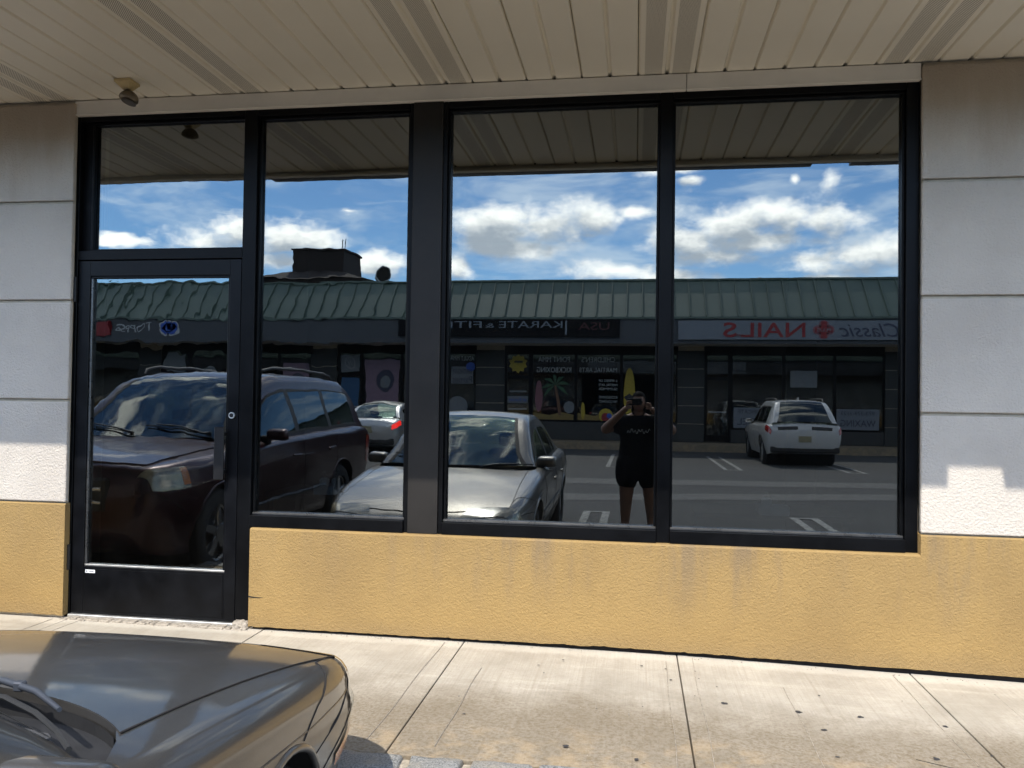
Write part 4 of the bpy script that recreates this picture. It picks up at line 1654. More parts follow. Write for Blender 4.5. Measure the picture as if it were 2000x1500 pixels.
# headlights, bumper lines, moulding, marker lamps
for sd in (1, -1):
    patch('headlight', c.S, c.N, lambda a, b: 0.05 + 0.17 * a + 0.16 * b ** 1.5 + 0.05 * a * b, lambda a, b: (0.28 + 0.34 * b + 0.12 * a * b), 0.006, 'glass_lamp', car, side=sd, ns=10, nt=12)
    line_on('bumper_seam', c, tz([(0.40, .705), (0.5, .69), (0.6, .672), (0.7, .65), (0.8, .63), (0.885, .61)]), 0.002, 'gap_dark', car, side=sd, off=0.001)
    line_on('bumper_groove', c, tz([(0.02, .47), (0.08, .51), (0.14, .53), (0.2, .545), (0.35, .555), (0.5, .557), (0.65, .55), (0.8, .53)]), 0.0045, 'gap_dark', car, side=sd, off=-0.002)
    line_on('bumper_groove', c, tz([(0.02, .42), (0.08, .44), (0.14, .455), (0.2, .463), (0.35, .472), (0.5, .473), (0.62, .465), (0.735, .45)]), 0.0045, 'gap_dark', car, side=sd, off=-0.002)
    patch('marker_lamp', c.S, c.N, (0.30, 0.58), lambda a, b: tz([(0.30 + 0.28 * a, .445 - .035 * b)])[0][1], 0.004, 'orange_lens', car, side=sd, ns=8, nt=2)
    line_on('fender_crease', c, [(0.34, 0.615), (0.8, 0.635), (1.35, 0.64)], 0.0025, 'paint_champagne', car, side=sd)
    line_on('side_moulding', c, [(1.42, 0.80), (2.4, 0.80), (3.0, 0.80)], 0.010, 'plastic_grey', car, side=sd)
    patch('tail_light', c.S, c.N, (4.12, 4.37), (0.50, 0.72), 0.005, 'tail_red', car, side=sd, ns=6, nt=6)
patch('grille', c.S, c.N, (0.012, 0.05), (0.0, 0.20), 0.004, 'plastic_black', car, both=True, ns=3, nt=5)
box('sun_sticker', -0.53, -0.47, -1.60, -1.597, 0.95, 1.0, 'sticker_white', car)

SUV = dict(
    L=4.78,
    s=[0, .04, .10, .18, .35, .7, 1.1, 1.45, 2.4, 3.4, 4.2, 4.6, 4.72, 4.78],
    zt=[.72, .93, .985, 1.005, 1.03, 1.065, 1.10, 1.125, 1.14, 1.16, 1.18, 1.16, 1.10, .95],
    drop=[.01, .02, .03, .04, .05, .06, .065, .06, .04, .04, .04, .04, .04, .02],
    hw=[.72, .80, .84, .875, .925, .965, .98, .985, .985, .985, .98, .95, .90, .80],
    zb=[.50, .40, .34, .30, .27, .26, .26, .26, .26, .26, .30, .36, .42, .52],
    rad=[.05, .06, .07, .08, .09, .09, .09, .08, .07, .07, .08, .09, .09, .05],
    crease=0.006, cab_in=0.07, cab_hw=0.72, cab_zmax=1.72, cab_r=0.10, crown=0.035,
    cab_s=[1.25, 1.5, 1.8, 2.05, 2.5, 3.4, 4.2, 4.5, 4.68], cab_z=[1.10, 1.29, 1.51, 1.65, 1.715, 1.72, 1.69, 1.50, 1.18],
    ws_top=2.05, rw_top=4.3, windows=[(1.60, 2.45), (2.54, 3.38), (3.46, 4.24)], wheel_r=0.36, axles=(0.92, 3.62), seams=(1.42, 2.5, 3.42), handles=(2.3, 3.25), mirror_s=1.72, mirror_out=0.06,
    seat_s=2.4, wipers=[(0.6, 0.05), (-0.1, -0.6)], spokes=5, tuck=0.06)
suv, c = build_car('sport_utility', SUV, 'dark burgundy sport utility vehicle mirrored in the shop door', 'car', 'paint_burgundy', (-4.36, -0.95, -0.15), 0.0, wind='glass_car')
h2 = patch('hood', c.S, c.N, lambda a, b: 0.10 + 0.05 * b * b + 1.12 * a, lambda a, b: c.sx(0.10 + 0.05 * b * b + 1.12 * a, 0.80 * b - 0.04 * b * (1 - a)), 0.012, 'paint_burgundy', suv, both=True, ns=16, nt=12, thick=0.012)
for sd in (1, -1):
    hl = patch('headlight', c.S, c.N, lambda a, b: 0.03 + 0.06 * a + 0.36 * b ** 1.2, lambda a, b: 0.50 + 0.045 * b + 0.17 * a * (1 - 0.25 * b), 0.008, 'glass_lamp', suv, side=sd, ns=8, nt=10)
    patch('turn_signal', c.S, c.N, lambda a, b: 0.33 + 0.07 * a + 0.04 * b, lambda a, b: 0.552 + 0.10 * b, 0.010, 'orange_lens', suv, side=sd, ns=4, nt=4)
    patch('tail_light', c.S, c.N, (4.45, 4.70), (0.60, 0.80), 0.006, 'tail_red', suv, side=sd, ns=5, nt=5)
    line_on('bumper_seam', c, [(0.03, 0.66), (0.3, 0.74), (0.5, 0.84)], 0.004, 'gap_dark', suv, side=sd)
    line_on('side_moulding', c, [(1.4, 0.86), (3.1, 0.86)], 0.018, 'plastic_grey', suv, side=sd)
    rail = [(sd * 0.60, -2.2, 1.70), (sd * 0.61, -2.26, 1.755), (sd * 0.62, -2.5, 1.785), (sd * 0.62, -3.2, 1.795), (sd * 0.62, -3.9, 1.78), (sd * 0.61, -4.1, 1.755), (sd * 0.60, -4.18, 1.70)]
    tube('roof_rail', rail, 0.016, 'plastic_grey', suv, 8)
for z in (0.80, 0.70):
    tube('grille_bar', [(-0.5, -0.005, z), (0, 0.03, z), (0.5, -0.005, z)], 0.018, 'chrome', suv, 8)
box('grille', -0.55, 0.55, -0.06, 0.004, 0.62, 0.88, 'plastic_black', suv, 0.02)

WAG = dict(
    L=4.62,
    s=[0, .04, .10, .2, .4, .8, 1.2, 1.5, 2.4, 3.4, 4.2, 4.45, 4.56, 4.62],
    zt=[.62, .82, .88, .92, .96, 1.0, 1.04, 1.06, 1.06, 1.07, 1.09, 1.08, 1.05, .90],
    drop=[.01, .02, .03, .04, .05, .05, .05, .05, .04, .04, .04, .04, .03, .02],
    hw=[.6, .72, .78, .83, .88, .895, .90, .90, .90, .90, .895, .875, .84, .76],
    zb=[.45, .36, .30, .27, .24, .24, .24, .24, .24, .24, .30, .34, .38, .46],
    rad=[.05, .06, .07, .08, .09, .09, .09, .08, .07, .07, .08, .09, .09, .05],
    crease=0.006, cab_in=0.06, cab_hw=0.64, cab_zmax=1.64, cab_r=0.10, crown=0.03,
    cab_s=[1.3, 1.55, 1.85, 2.1, 2.5, 3.4, 4.0, 4.3, 4.52], cab_z=[1.03, 1.22, 1.45, 1.58, 1.64, 1.64, 1.60, 1.38, 1.09],
    ws_top=2.1, rw_top=4.03, windows=[(1.62, 2.42), (2.5, 3.25), (3.32, 3.95)], wheel_r=0.35, axles=(0.93, 3.6), seams=(1.4, 2.46, 3.3), handles=(2.3, 3.15), mirror_s=1.75, mirror_out=0.06,
    seat_s=2.4, wipers=[(0.55, 0.05), (-0.1, -0.55)], spokes=5, lip_mat='plastic_black', rear_glass='glass_tint')
ZF = zg(-17)


def rear_kit(root, c, L, lit=False, plate='plate_tan', zl=0.62):
    for sd in (1, -1):
        patch('tail_light', c.S, c.N, lambda a, b: L - 0.34 + 0.32 * a, lambda a, b: 0.52 + 0.12 * b + 0.03 * a, 0.007, 'tail_red_lit' if lit else 'tail_red', root, side=sd, ns=8, nt=5)
    box('licence_plate', -0.15, 0.15, -L - 0.012, -L - 0.002, zl, zl + 0.15, plate, root, 0.003)
    bm = bmesh.new()
    bm_box(bm, -c.hw(L - 0.1) + 0.04, c.hw(L - 0.1) - 0.04, -L + 0.0, -L + 0.10, 0.36, 0.50, 0.03, 2)
    from_bm('bumper_insert', bm, 'plastic_black', root)


wag, c = build_car('wagon', WAG, 'white crossover wagon parked nose in at the nail shop across the lot', 'car', 'paint_white', (3.62, -19.05, ZF), R(180), glass='glass_tint')
wag.location.y = -19.0
wag.location = (4.12, -16.2 - 4.62, zg(-18))
rear_kit(wag, c, 4.62)
patch('rear_light_bar', c.S, c.N, (4.585, 4.612), (0.10, 0.40), 0.006, 'plastic_black', wag, both=True, ns=3, nt=6)
for sd in (1, -1):
    tube('roof_rail', [(sd * 0.56, -2.2, 1.62), (sd * 0.57, -2.3, 1.69), (sd * 0.57, -3.2, 1.70), (sd * 0.57, -3.85, 1.685), (sd * 0.56, -3.95, 1.61)], 0.016, 'plastic_black', wag, 8)
poly('roof_fin', [(-0.02, 1.66), (0.02, 1.66), (0.006, 1.73), (-0.006, 1.73)], -3.75, -3.60, 'paint_white', wag)

CIV = dict(SEDAN)
CIV.pop('cuts')
CIV.update(zt=[.50, .58, .63, .67, .72, .79, .87, .92, .95, .97, 1.0, 1.03, 1.04, 1.01, .93, .82], seat_mat='seat_dark',
           hw=[.52, .62, .68, .73, .79, .84, .868, .875, .878, .88, .878, .87, .845, .79, .71, .62], cab_hw=0.62, cab_zmax=1.42,
           cab_z=[.94, 1.09, 1.27, 1.38, 1.42, 1.41, 1.35, 1.20, 1.01], mirror_out=0.05, lip_mat='paint_silver', wheel_r=0.31)
civ, c = build_car('sedan', CIV, 'silver white sedan with a lit red tail lamp across the lot', 'car', 'paint_silver', (-6.95, -15.9 - 4.42, ZF), R(180))
rear_kit(civ, c, 4.42, True, zl=0.66)
blk, c = build_car('sedan', CIV, 'black sedan parked across the lot at the far left', 'car', 'paint_black', (-17.6, -16.2 - 4.42, ZF), R(180))
rear_kit(blk, c, 4.42, zl=0.66)


# ================================================================== SHOPS ACROSS THE LOT
mall = empty('strip_mall', (0, -23.5, 0))
tag(mall, 'low row of shops with a ribbed green metal roof across the lot', 'building')
FYF, EYF = 0.0, 1.6                 # local: facade plane and eave line (root sits at y=-23.5)
MX0, MX1 = -34.0, 22.0
far_walk = box('far_sidewalk', MX0, MX1, -23.6, -21.9, -0.4, 0.0, 'concrete_walk')
tag(far_walk, 'shaded concrete sidewalk along the shops across the lot', None, None, 'structure')


def mb(name, x0, x1, y0, y1, z0, z1, mat, parent=mall, bev=0.0):
    return box(name, x0, x1, y0, y1, z0, z1, mat, parent, bev)


mb('back_wall', MX0, MX1, -9.0, -8.8, 0, 4.6, 'stucco_shade')
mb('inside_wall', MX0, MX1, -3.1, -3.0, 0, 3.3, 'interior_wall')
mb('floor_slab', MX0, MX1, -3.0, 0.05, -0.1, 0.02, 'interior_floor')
mb('soffit', MX0, MX1, -0.05, EYF - 0.04, 3.25, 3.29, 'trim_white')
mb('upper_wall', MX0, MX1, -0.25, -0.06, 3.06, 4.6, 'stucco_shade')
canopy_roof(mall, MX0, MX1, EYF, 1, 3.27, 4.07, 0.42, 5.43, 0.5)
mb('end_wall', MX0, MX0 + 0.2, -8.8, -0.3, 0, 4.6, 'stucco_shade')
mb('end_wall', MX1 - 0.2, MX1, -8.8, -0.3, 0, 4.6, 'stucco_shade')


def mpier(x0, x1):
    p = mb('pier', x0 + 0.01, x1 - 0.01, -0.25, 0.03, 0.0, 3.249, 'stucco_edge')
    lv = [0.0, 0.62, 1.24, 1.86, 2.48, 3.10]
    for a, b in zip(lv[:-1], lv[1:]):
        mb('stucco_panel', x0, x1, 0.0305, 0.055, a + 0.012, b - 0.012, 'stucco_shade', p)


def mwin(x0, x1, z0=0.62, z1=3.0):
    fr = mb('window', x0, x1, -0.06, -0.04, z0, z1, 'glass_shop')
    for a, b in ((x0, x0 + 0.05), (x1 - 0.05, x1)):
        mb('frame_bar', a, b, -0.1, 0.01, z0, z1, 'frame_black', fr)
    for a, b in ((z0, z0 + 0.06), (z1 - 0.06, z1)):
        mb('frame_bar', x0 + 0.0505, x1 - 0.0505, -0.1, 0.009, a, b, 'frame_black', fr)
    if z0 > 0.1:
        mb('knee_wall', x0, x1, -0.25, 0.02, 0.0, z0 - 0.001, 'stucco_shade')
    mb('lintel', x0, x1, -0.12, -0.0, z1 + 0.001, 3.249, 'frame_black')
    return fr


def mdoor(x0, x1):
    d_ = mb('door', x0 + 0.08, x1 - 0.08, -0.05, -0.035, 0.06, 2.15, 'glass_shop')
    for a, b in ((x0 + 0.001, x0 + 0.1), (x1 - 0.1, x1 - 0.001)):
        mb('stile', a, b, -0.1, 0.01, 0.025, 3.0, 'frame_black', d_)
    for a, b in ((0.03, 0.25), (2.1, 2.22), (2.94, 2.999)):
        mb('rail', x0 + 0.1005, x1 - 0.1005, -0.1, 0.008, a, b, 'frame_black', d_)
    mb('transom', x0 + 0.101, x1 - 0.101, -0.06, -0.045, 2.221, 2.939, 'glass_shop', d_)
    mb('push_bar', x0 + 0.15, x1 - 0.15, 0.03, 0.05, 1.02, 1.06, 'metal_grey', d_)
    mb('lintel', x0, x1, -0.12, -0.0, 3.001, 3.249, 'frame_black')
    return d_


# bays, left to right
mpier(-18.5, -17.4); mpier(-14.75, -13.95); mpier(-11.6, -10.66); mpier(-5.54, -4.53); mpier(1.42, 2.29); mpier(8.05, 9.0)
mpier(-26.0, -25.0); mpier(15.0, 16.0)
for a, b in ((-33.5, -30), (-30, -26.0), (-25.0, -21.7), (-21.7, -18.5), (-16.4, -14.75), (-13.95, -12.9), (-12.9, -11.6), (-9.7, -8.25), (-8.25, -6.6), (-6.6, -5.54), (-3.58, -2.03), (-2.03, -0.47), (-0.47, 1.42), (9.0, 12.0), (12.0, 15.0), (16.0, 19.0), (19.0, 21.7)):
    mwin(a, b)
for a, b in ((3.18, 4.87), (4.87, 6.5), (6.5, 8.05)):
    mwin(a, b, 0.45)
mdoor(-17.4, -16.4); mdoor(-10.66, -9.7); mdoor(-4.53, -3.58); mdoor(2.29, 3.18)
DY = -0.037


def decal(name, x0, x1, z0, z1, mat, y=DY):
    return mb(name, x0, x1, y, y + 0.003, z0, z1, mat)


def disc(name, x, z, r, mat, y=DY, n=24, sx=1.0, wob=0.0, wn=10):
    return poly(name, [(x + sx * (r + wob * (k % 2)) * math.cos(2 * math.pi * k / n), z + (r + wob * (k % 2)) * math.sin(2 * math.pi * k / n)) for k in range(n)], y, y + 0.003, mat, mall)


# window lettering and pictures, left to right
decal('poster', -17.25, -16.6, 2.25, 2.9, 'poster_pale')
decal('poster', -16.2, -15.2, 0.9, 2.4, 'poster_pale')
decal('poster', -12.75, -11.75, 1.0, 2.55, 'poster_mauve')
disc('poster_figure', -12.2, 1.9, 0.28, 'poster_dark', DY + 0.004)
decal('poster', -10.55, -9.81, 2.3, 2.9, 'poster_pale', DY - 0.004)
disc('emblem_ring', -10.18, 2.62, 0.2, 'ink_grey', DY + 0.0)
disc('emblem_ring', -10.18, 2.62, 0.16, 'poster_pale', DY + 0.004)
text('emblem_letter', 'W', -10.18, -23.5 + DY + 0.012 + 23.5, 2.62, 0.16, 'ink_grey', mall)
decal('poster', -10.5, -9.86, 0.35, 2.05, 'poster_blue', DY + 0.006)
decal('poster', -9.6, -8.35, 0.8, 2.75, 'poster_mauve')
disc('poster_figure', -8.85, 2.0, 0.42, 'poster_dark', DY + 0.004, sx=0.8)
disc('poster_figure', -8.85, 1.95, 0.24, 'poster_pale', DY + 0.008, sx=0.8)
decal('poster', -6.45, -5.66, 1.9, 2.5, 'poster_pale')
text('window_lettering', 'BIRTHDAY', -6.05, DY + 0.012, 2.33, 0.17, 'poster_dark', mall, 0.7)
text('window_lettering', 'Parties', -6.05, DY + 0.012, 2.05, 0.24, 'poster_dark', mall, 0.7)
disc('balloon', -5.75, 2.5, 0.16, 'sign_blue', DY + 0.008)
disc('poster_figure', -6.2, 1.1, 0.36, 'poster_pale', DY)
text('window_lettering', 'ADULT MMA', -6.05, DY + 0.012, 2.8, 0.16, 'sign_grey', mall, 0.85)
disc('sun_decal', -4.06, 2.62, 0.26, 'decal_yellow', DY, 20, 1.0, 0.08)
mb('sunglasses', -4.2, -3.9, DY + 0.004, DY + 0.008, 2.65, 2.72, 'plastic_black')
decal('poster', -4.42, -3.7, 1.25, 1.48, 'poster_pale', DY + 0.016)
text('window_lettering', 'at Karate', -4.06, DY + 0.03, 1.37, 0.11, 'sign_blue', mall, 0.6)
decal('poster', -4.35, -3.75, 1.62, 1.68, 'poster_pale', DY + 0.016)
text('window_lettering', 'POINT MMA', -2.8, DY + 0.012, 2.78, 0.18, 'sign_grey', mall, 1.1)
text('window_lettering', 'KICKBOXING', -2.8, DY + 0.012, 2.42, 0.18, 'sign_grey', mall, 1.2)
text('window_lettering', "CHILDREN'S", -1.27, DY + 0.012, 2.78, 0.18, 'sign_grey', mall, 1.15)
text('window_lettering', 'MARTIAL ARTS', -1.27, DY + 0.012, 2.42, 0.16, 'sign_grey', mall, 1.3)
for a, b in ((-3.52, -2.1), (-1.96, -0.53)):
    poly('sand_decal', [(a, 0.69), (b, 0.69), (b, 0.86), (b - (b - a) * .3, 0.95), (b - (b - a) * .6, 0.84), (a, 0.93)], DY, DY + 0.003, 'decal_sand', mall)
poly('palm_trunk', [(-2.62, 0.85), (-2.52, 0.85), (-2.60, 1.4), (-2.72, 1.9), (-2.78, 1.88), (-2.70, 1.4)], DY + 0.004, DY + 0.007, 'decal_brown', mall)
for k, an in enumerate((15, 55, 95, 140, 185, 220, -30)):
    a = R(an)
    poly('palm_frond', [(-2.75, 1.9), (-2.75 + 0.3 * math.cos(a + .2), 1.9 + 0.3 * math.sin(a + .2)), (-2.75 + 0.55 * math.cos(a), 1.9 + 0.5 * math.sin(a) - 0.12), (-2.75 + 0.28 * math.cos(a - .25), 1.9 + 0.28 * math.sin(a - .25))], DY + 0.008 + k * .001, DY + 0.0105 + k * .001, 'decal_green', mall)
for nm, cx_, cz_, hh, mt in (('surfboard', -0.2, 1.65, 0.85, 'decal_yellow'), ('surfboard', -3.32, 1.5, 0.55, 'decal_pink'), ('surfboard', -1.78, 1.0, 0.3, 'decal_yellow')):
    poly(nm, [(cx_ + 0.24 * hh * math.sin(a) * (1.0 if math.cos(a) < 0.2 else 0.92), cz_ + hh * math.cos(a)) for a in [2 * math.pi * k / 28 for k in range(28)]], DY + 0.0, DY + 0.004, mt, mall)
poly('surfboard_figure', [(-0.4, 1.5), (-0.2, 1.62), (-0.02, 1.5), (-0.14, 1.35), (-0.08, 1.05), (-0.2, 1.22), (-0.3, 1.05), (-0.26, 1.35)], DY + 0.0045, DY + 0.008, 'plastic_black', mall)
disc('shell_decal', -2.25, 1.12, 0.2, 'poster_pale', DY + 0.016, 18, 0.9, 0.02)
disc('beach_ball', -1.0, 0.86, 0.24, 'decal_yellow', DY + 0.016)
disc('beach_ball', -1.0, 0.80, 0.15, 'sign_red', DY + 0.020)
disc('beach_ball', -0.88, 0.85, 0.09, 'sign_blue', DY + 0.024)
for k, tx in enumerate(('6 WEEKS OF', 'MARTIAL ARTS', 'SUMMER', '', 'KICKBOXING', 'NO CONTRACT')):
    if tx:
        text('window_lettering', tx, -0.93, DY + 0.012, 2.05 - 0.14 * k, 0.085, 'sign_grey', mall, 0.62)
# placards in the nail shop window
for (xa, xb, la, lb) in ((3.27, 4.6, 'CERTIFICATE', 'MODEL'), (6.55, 7.88, '973-379-1123', 'WAXING')):
    p_l = mb('placard', xa, xb, 0.012, 0.03, 0.52, 1.2, 'sign_white')
    text('lettering', la, (xa + xb) / 2, 0.036, 1.07, 0.12, 'sign_navy', p_l, 1.05)
    text('lettering', lb, (xa + xb) / 2, 0.036, 0.74, 0.22, 'sign_navy', p_l, 1.1)
mb('fascia_reflection', 5.1, 5.95, DY, DY + 0.003, 1.9, 2.45, 'poster_pale')  # pale rectangle painting the reflection of the facing canopy fascia in the glass
text('open_sign', 'OPEN', 4.1, -0.2, 1.98, 0.14, 'sign_red', mall, 0.5)

# ---- signs on the fascia
SY = -21.9 + 0.005


def sign(x0, x1, z0, z1, mat, label, d_=0.09):
    s_ = box('shop_sign', x0, x1, SY, SY + d_, z0, z1, mat)
    tag(s_, label, 'sign')
    return s_


k1 = sign(-7.92, -0.51, 3.42, 3.985, 'sign_black', 'black KARATE & FITNESS sign with white capitals across the lot')
text('lettering', 'KARATE', -3.42, SY + 0.10, 3.83, 0.225, 'sign_white', k1, 2.10)
text('lettering', '&', -4.78, SY + 0.10, 3.80, 0.15, 'sign_white', k1, 0.30)
text('lettering', 'FITNESS', -6.32, SY + 0.10, 3.83, 0.225, 'sign_white', k1, 2.55)
box('divider_bar', -2.28, -2.22, SY + 0.0905, SY + 0.10, 3.50, 3.95, 'sign_white', k1)
text('lettering', 'USA', -1.35, SY + 0.10, 3.78, 0.25, 'sign_darkred', k1, 1.0)
k2 = sign(1.34, 9.6, 3.35, 3.95, 'sign_white', 'white nail shop sign with red capitals and a red cross')
text('lettering', 'NAIL', 4.25, SY + 0.10, 3.66, 0.46, 'sign_red', k2, 1.95, bold=0.006)
text('lettering', 'S', 2.93, SY + 0.10, 3.66, 0.46, 'sign_red', k2, 0.42, bold=0.01)
text('lettering', 'us', 3.22, SY + 0.10, 3.50, 0.10, 'sign_red', k2, 0.2)
text('lettering', 'Classic', 7.1, SY + 0.10, 3.66, 0.42, 'sign_navy', k2, 1.75, 0.35)
bm = bmesh.new()
for (dx, dz) in ((0.17, 0), (-0.17, 0), (0, 0.15), (0, -0.15)):
    bm_cyl(bm, (5.77 + dx, SY + 0.0905, 3.66 + dz), (5.77 + dx, SY + 0.096, 3.66 + dz), 0.15, 20)
from_bm('cross_border', bm, 'decal_pink', k2)
bm = bmesh.new()
bm_box(bm, 5.77 - 0.26, 5.77 + 0.26, SY + 0.0965, SY + 0.103, 3.58, 3.74)
bm_box(bm, 5.77 - 0.085, 5.77 + 0.085, SY + 0.0968, SY + 0.1035, 3.40, 3.92)
from_bm('red_cross', bm, 'sign_red', k2)
text('lettering', 'PLUS', 5.77, SY + 0.112, 3.66, 0.10, 'sign_white', k2, 0.42)
k3 = empty('shop_sign', (-16.9, SY, 3.72))
tag(k3, 'pale capitals beside a blue clover emblem at the far left across the lot', 'sign')
text('lettering', 'TOPPS', -0.63, 0.02, 0.0, 0.30, 'sign_grey', k3, 1.35)
bm = bmesh.new()
for (dx, dz) in ((0.14, 0.1), (-0.14, 0.1), (0.14, -0.12), (-0.14, -0.12), (0, 0)):
    bm_cyl(bm, (0.65 + dx, 0.004, dz), (0.65 + dx, 0.02, dz), 0.17, 18)
from_bm('emblem_border', bm, 'sign_grey', k3)
bm = bmesh.new()
for (dx, dz) in ((0.12, 0.08), (-0.12, 0.08), (0.12, -0.1), (-0.12, -0.1), (0, 0)):
    bm_cyl(bm, (0.65 + dx, 0.0205, dz), (0.65 + dx, 0.03, dz), 0.12, 18)
from_bm('emblem', bm, 'sign_blue', k3)
k4 = sign(-20.8, -18.5, 3.45, 3.95, 'sign_red', 'plain dark red sign left of the clover emblem')
# floodlights on the fascia
for xx in (-13.1, -12.85):
    f_ = empty('wall_light', (xx, SY, 3.46))
    tag(f_, 'left head of the small floodlight pair on the far fascia' if xx < -13 else 'right head of the small floodlight pair on the far fascia', 'light', 'twin floodlight heads')
    cyl('arm', (0, 0, 0), (0, 0.10, -0.02), 0.02, 'metal_grey', f_, 10)
    cyl('head', (0, 0.10, -0.02), (0, 0.20, -0.06), 0.04, 'sign_white', f_, 14, 0.065)
# things standing on the far roof
dsh = empty('roof_vent', (-9.75, -26.0, 5.45))
tag(dsh, 'round grey vent hood standing above the green roof ridge', 'vent')
cyl('stack', (0, 0, -1.0), (0, 0, 0.55), 0.16, 'metal_grey', dsh, 16)
cyl('hood', (-0.1, -0.1, 0.68), (0.05, 0.25, 0.70), 0.30, 'metal_grey', dsh, 22)
cyl('hood_mouth', (0.0502, 0.2502, 0.70), (0.053, 0.257, 0.7002), 0.26, 'gap_dark', dsh, 22)
for (xx, lab) in ((0.0, 'thin roof pipe above the black karate sign'), (4.15, 'thin roof pipe above the nail shop sign')):
    v_ = empty('roof_pipe', (xx, -24.5, 5.3))
    tag(v_, lab, 'pipe')
    cyl('pipe', (0, 0, -0.5), (0, 0, 0.34), 0.03, 'metal_grey', v_, 10)
    cyl('pipe_cap', (-0.12, 0, 0.34), (0.12, 0, 0.40), 0.035, 'metal_grey', v_, 10)
# dark brick tower of a building further off
tw = empty('brick_tower', (-19.6, -45.0, 0))
tag(tw, 'dark brick roof tower with two thin antennas beyond the green roof', 'building')
box('tower', -1.65, 1.65, -1.6, 1.6, 8.6, 10.5, 'brick_dark', tw)
box('cornice', -1.75, 1.75, -1.7, 1.7, 10.501, 10.62, 'brick_dark', tw)
from_data('hip_roof', [(-3.6, -3.4, 8.55), (3.6, -3.4, 8.55), (3.6, 3.4, 8.55), (-3.6, 3.4, 8.55), (-1.66, -1.6, 9.15), (1.66, -1.6, 9.15), (1.66, 1.6, 9.15), (-1.66, 1.6, 9.15)], [(0, 1, 5, 4), (1, 2, 6, 5), (2, 3, 7, 6), (3, 0, 4, 7), (3, 2, 1, 0)], 'brick_dark', tw)
box('wall', -3.4, 3.4, -3.2, 3.2, -0.2, 8.549, 'brick_dark', tw)
box('antenna_base', 0.75, 1.35, -0.3, 0.3, 10.621, 10.85, 'brick_dark', tw)
for dx in (0.95, 1.16):
    cyl('antenna', (dx, 0, 10.85), (dx, 0, 11.45), 0.03, 'gap_dark', tw, 8)


def tree(x, y, h, rad, label, seed, leaves):
    rg_ = random.Random(seed)
    t_ = empty('tree', (x, y, -0.2))
    tag(t_, label, 'tree')
    bm = bmesh.new()
    bm_tube(bm, [(0, 0, 0), (0.05, 0, h * 0.3), (-0.05, 0.05, h * 0.55), (0.05, 0, h * 0.8)], [0.22, 0.17, 0.12, 0.06], 10)
    tips = []
    for k in range(9):
        a = rg_.uniform(0, 6.28)
        z0 = h * rg_.uniform(0.4, 0.7)
        e = Vector((math.cos(a) * rad * rg_.uniform(.5, .95), math.sin(a) * rad * rg_.uniform(.5, .95), z0 + h * rg_.uniform(.12, .3)))
        bm_tube(bm, [(0, 0, z0), e * 0.5 + Vector((0, 0, z0 * 0.5 + 0.1)), e], [0.07, 0.045, 0.02], 6)
        tips.append(e)
    from_bm('trunk', bm, 'bark', t_, smooth=60)
    vs, fs = [], []
    for k in range(leaves):
        tp = rg_.choice(tips + [Vector((0, 0, h * 0.85))])
        p = tp + Vector((rg_.gauss(0, 1), rg_.gauss(0, 1), rg_.gauss(0, .8))) * rad * 0.26
        s = rg_.uniform(0.05, 0.11)
        q = Vector((rg_.uniform(-1, 1), rg_.uniform(-1, 1), rg_.uniform(-1, 1))).normalized()
        u = q.orthogonal().normalized() * s
        v = q.cross(u).normalized() * s * 0.55
        b_ = len(vs)
        vs += [p - u, p + v, p + u, p - v]
        fs.append((b_, b_ + 1, b_ + 2, b_ + 3))
    me = bpy.data.meshes.new('crown')
    me.from_pydata([tuple(v) for v in vs], [], fs)
    me.materials.append(M('leaf'))
    link('crown', me, t_)


tree(-18.9, -34.0, 7.4, 1.6, 'small leafy tree rising beside the brick tower beyond the green roof', 5, 3500)
tree(-28.2, -34.0, 7.6, 1.8, 'sparse tree at the far left beyond the green roof', 9, 900)

# ================================================================== THE PERSON TAKING THE PICTURE
ZP = -0.15
per = empty('person', (0.04, -4.86, ZP))
tag(per, 'person in black shirt and shorts holding a phone up with both hands', 'person')


def skin_mesh(name, verts, edges, radii, mat, parent, root=0, sub=2):
    me = bpy.data.meshes.new(name)
    me.from_pydata(verts, edges, [])
    o = bpy.data.objects.new(name, me)
    COL.objects.link(o)
    md = o.modifiers.new('skin', 'SKIN')
    md.use_smooth_shade = True
    for i, r_ in enumerate(radii):
        sv = me.skin_vertices[0].data[i]
        sv.radius = r_ if isinstance(r_, tuple) else (r_, r_)
        sv.use_root = (i == root)
    sb = o.modifiers.new('sub', 'SUBSURF')
    sb.levels = sub
    sb.render_levels = sub
    bpy.context.view_layer.update()
    m2 = bpy.data.meshes.new_from_object(o.evaluated_get(bpy.context.evaluated_depsgraph_get()))
    bpy.data.objects.remove(o)
    m2.name = name
    m2.materials.clear()
    m2.materials.append(M(mat))
    for f in m2.polygons:
        f.use_smooth = True
        f.material_index = 0
    return link(name, m2, parent)


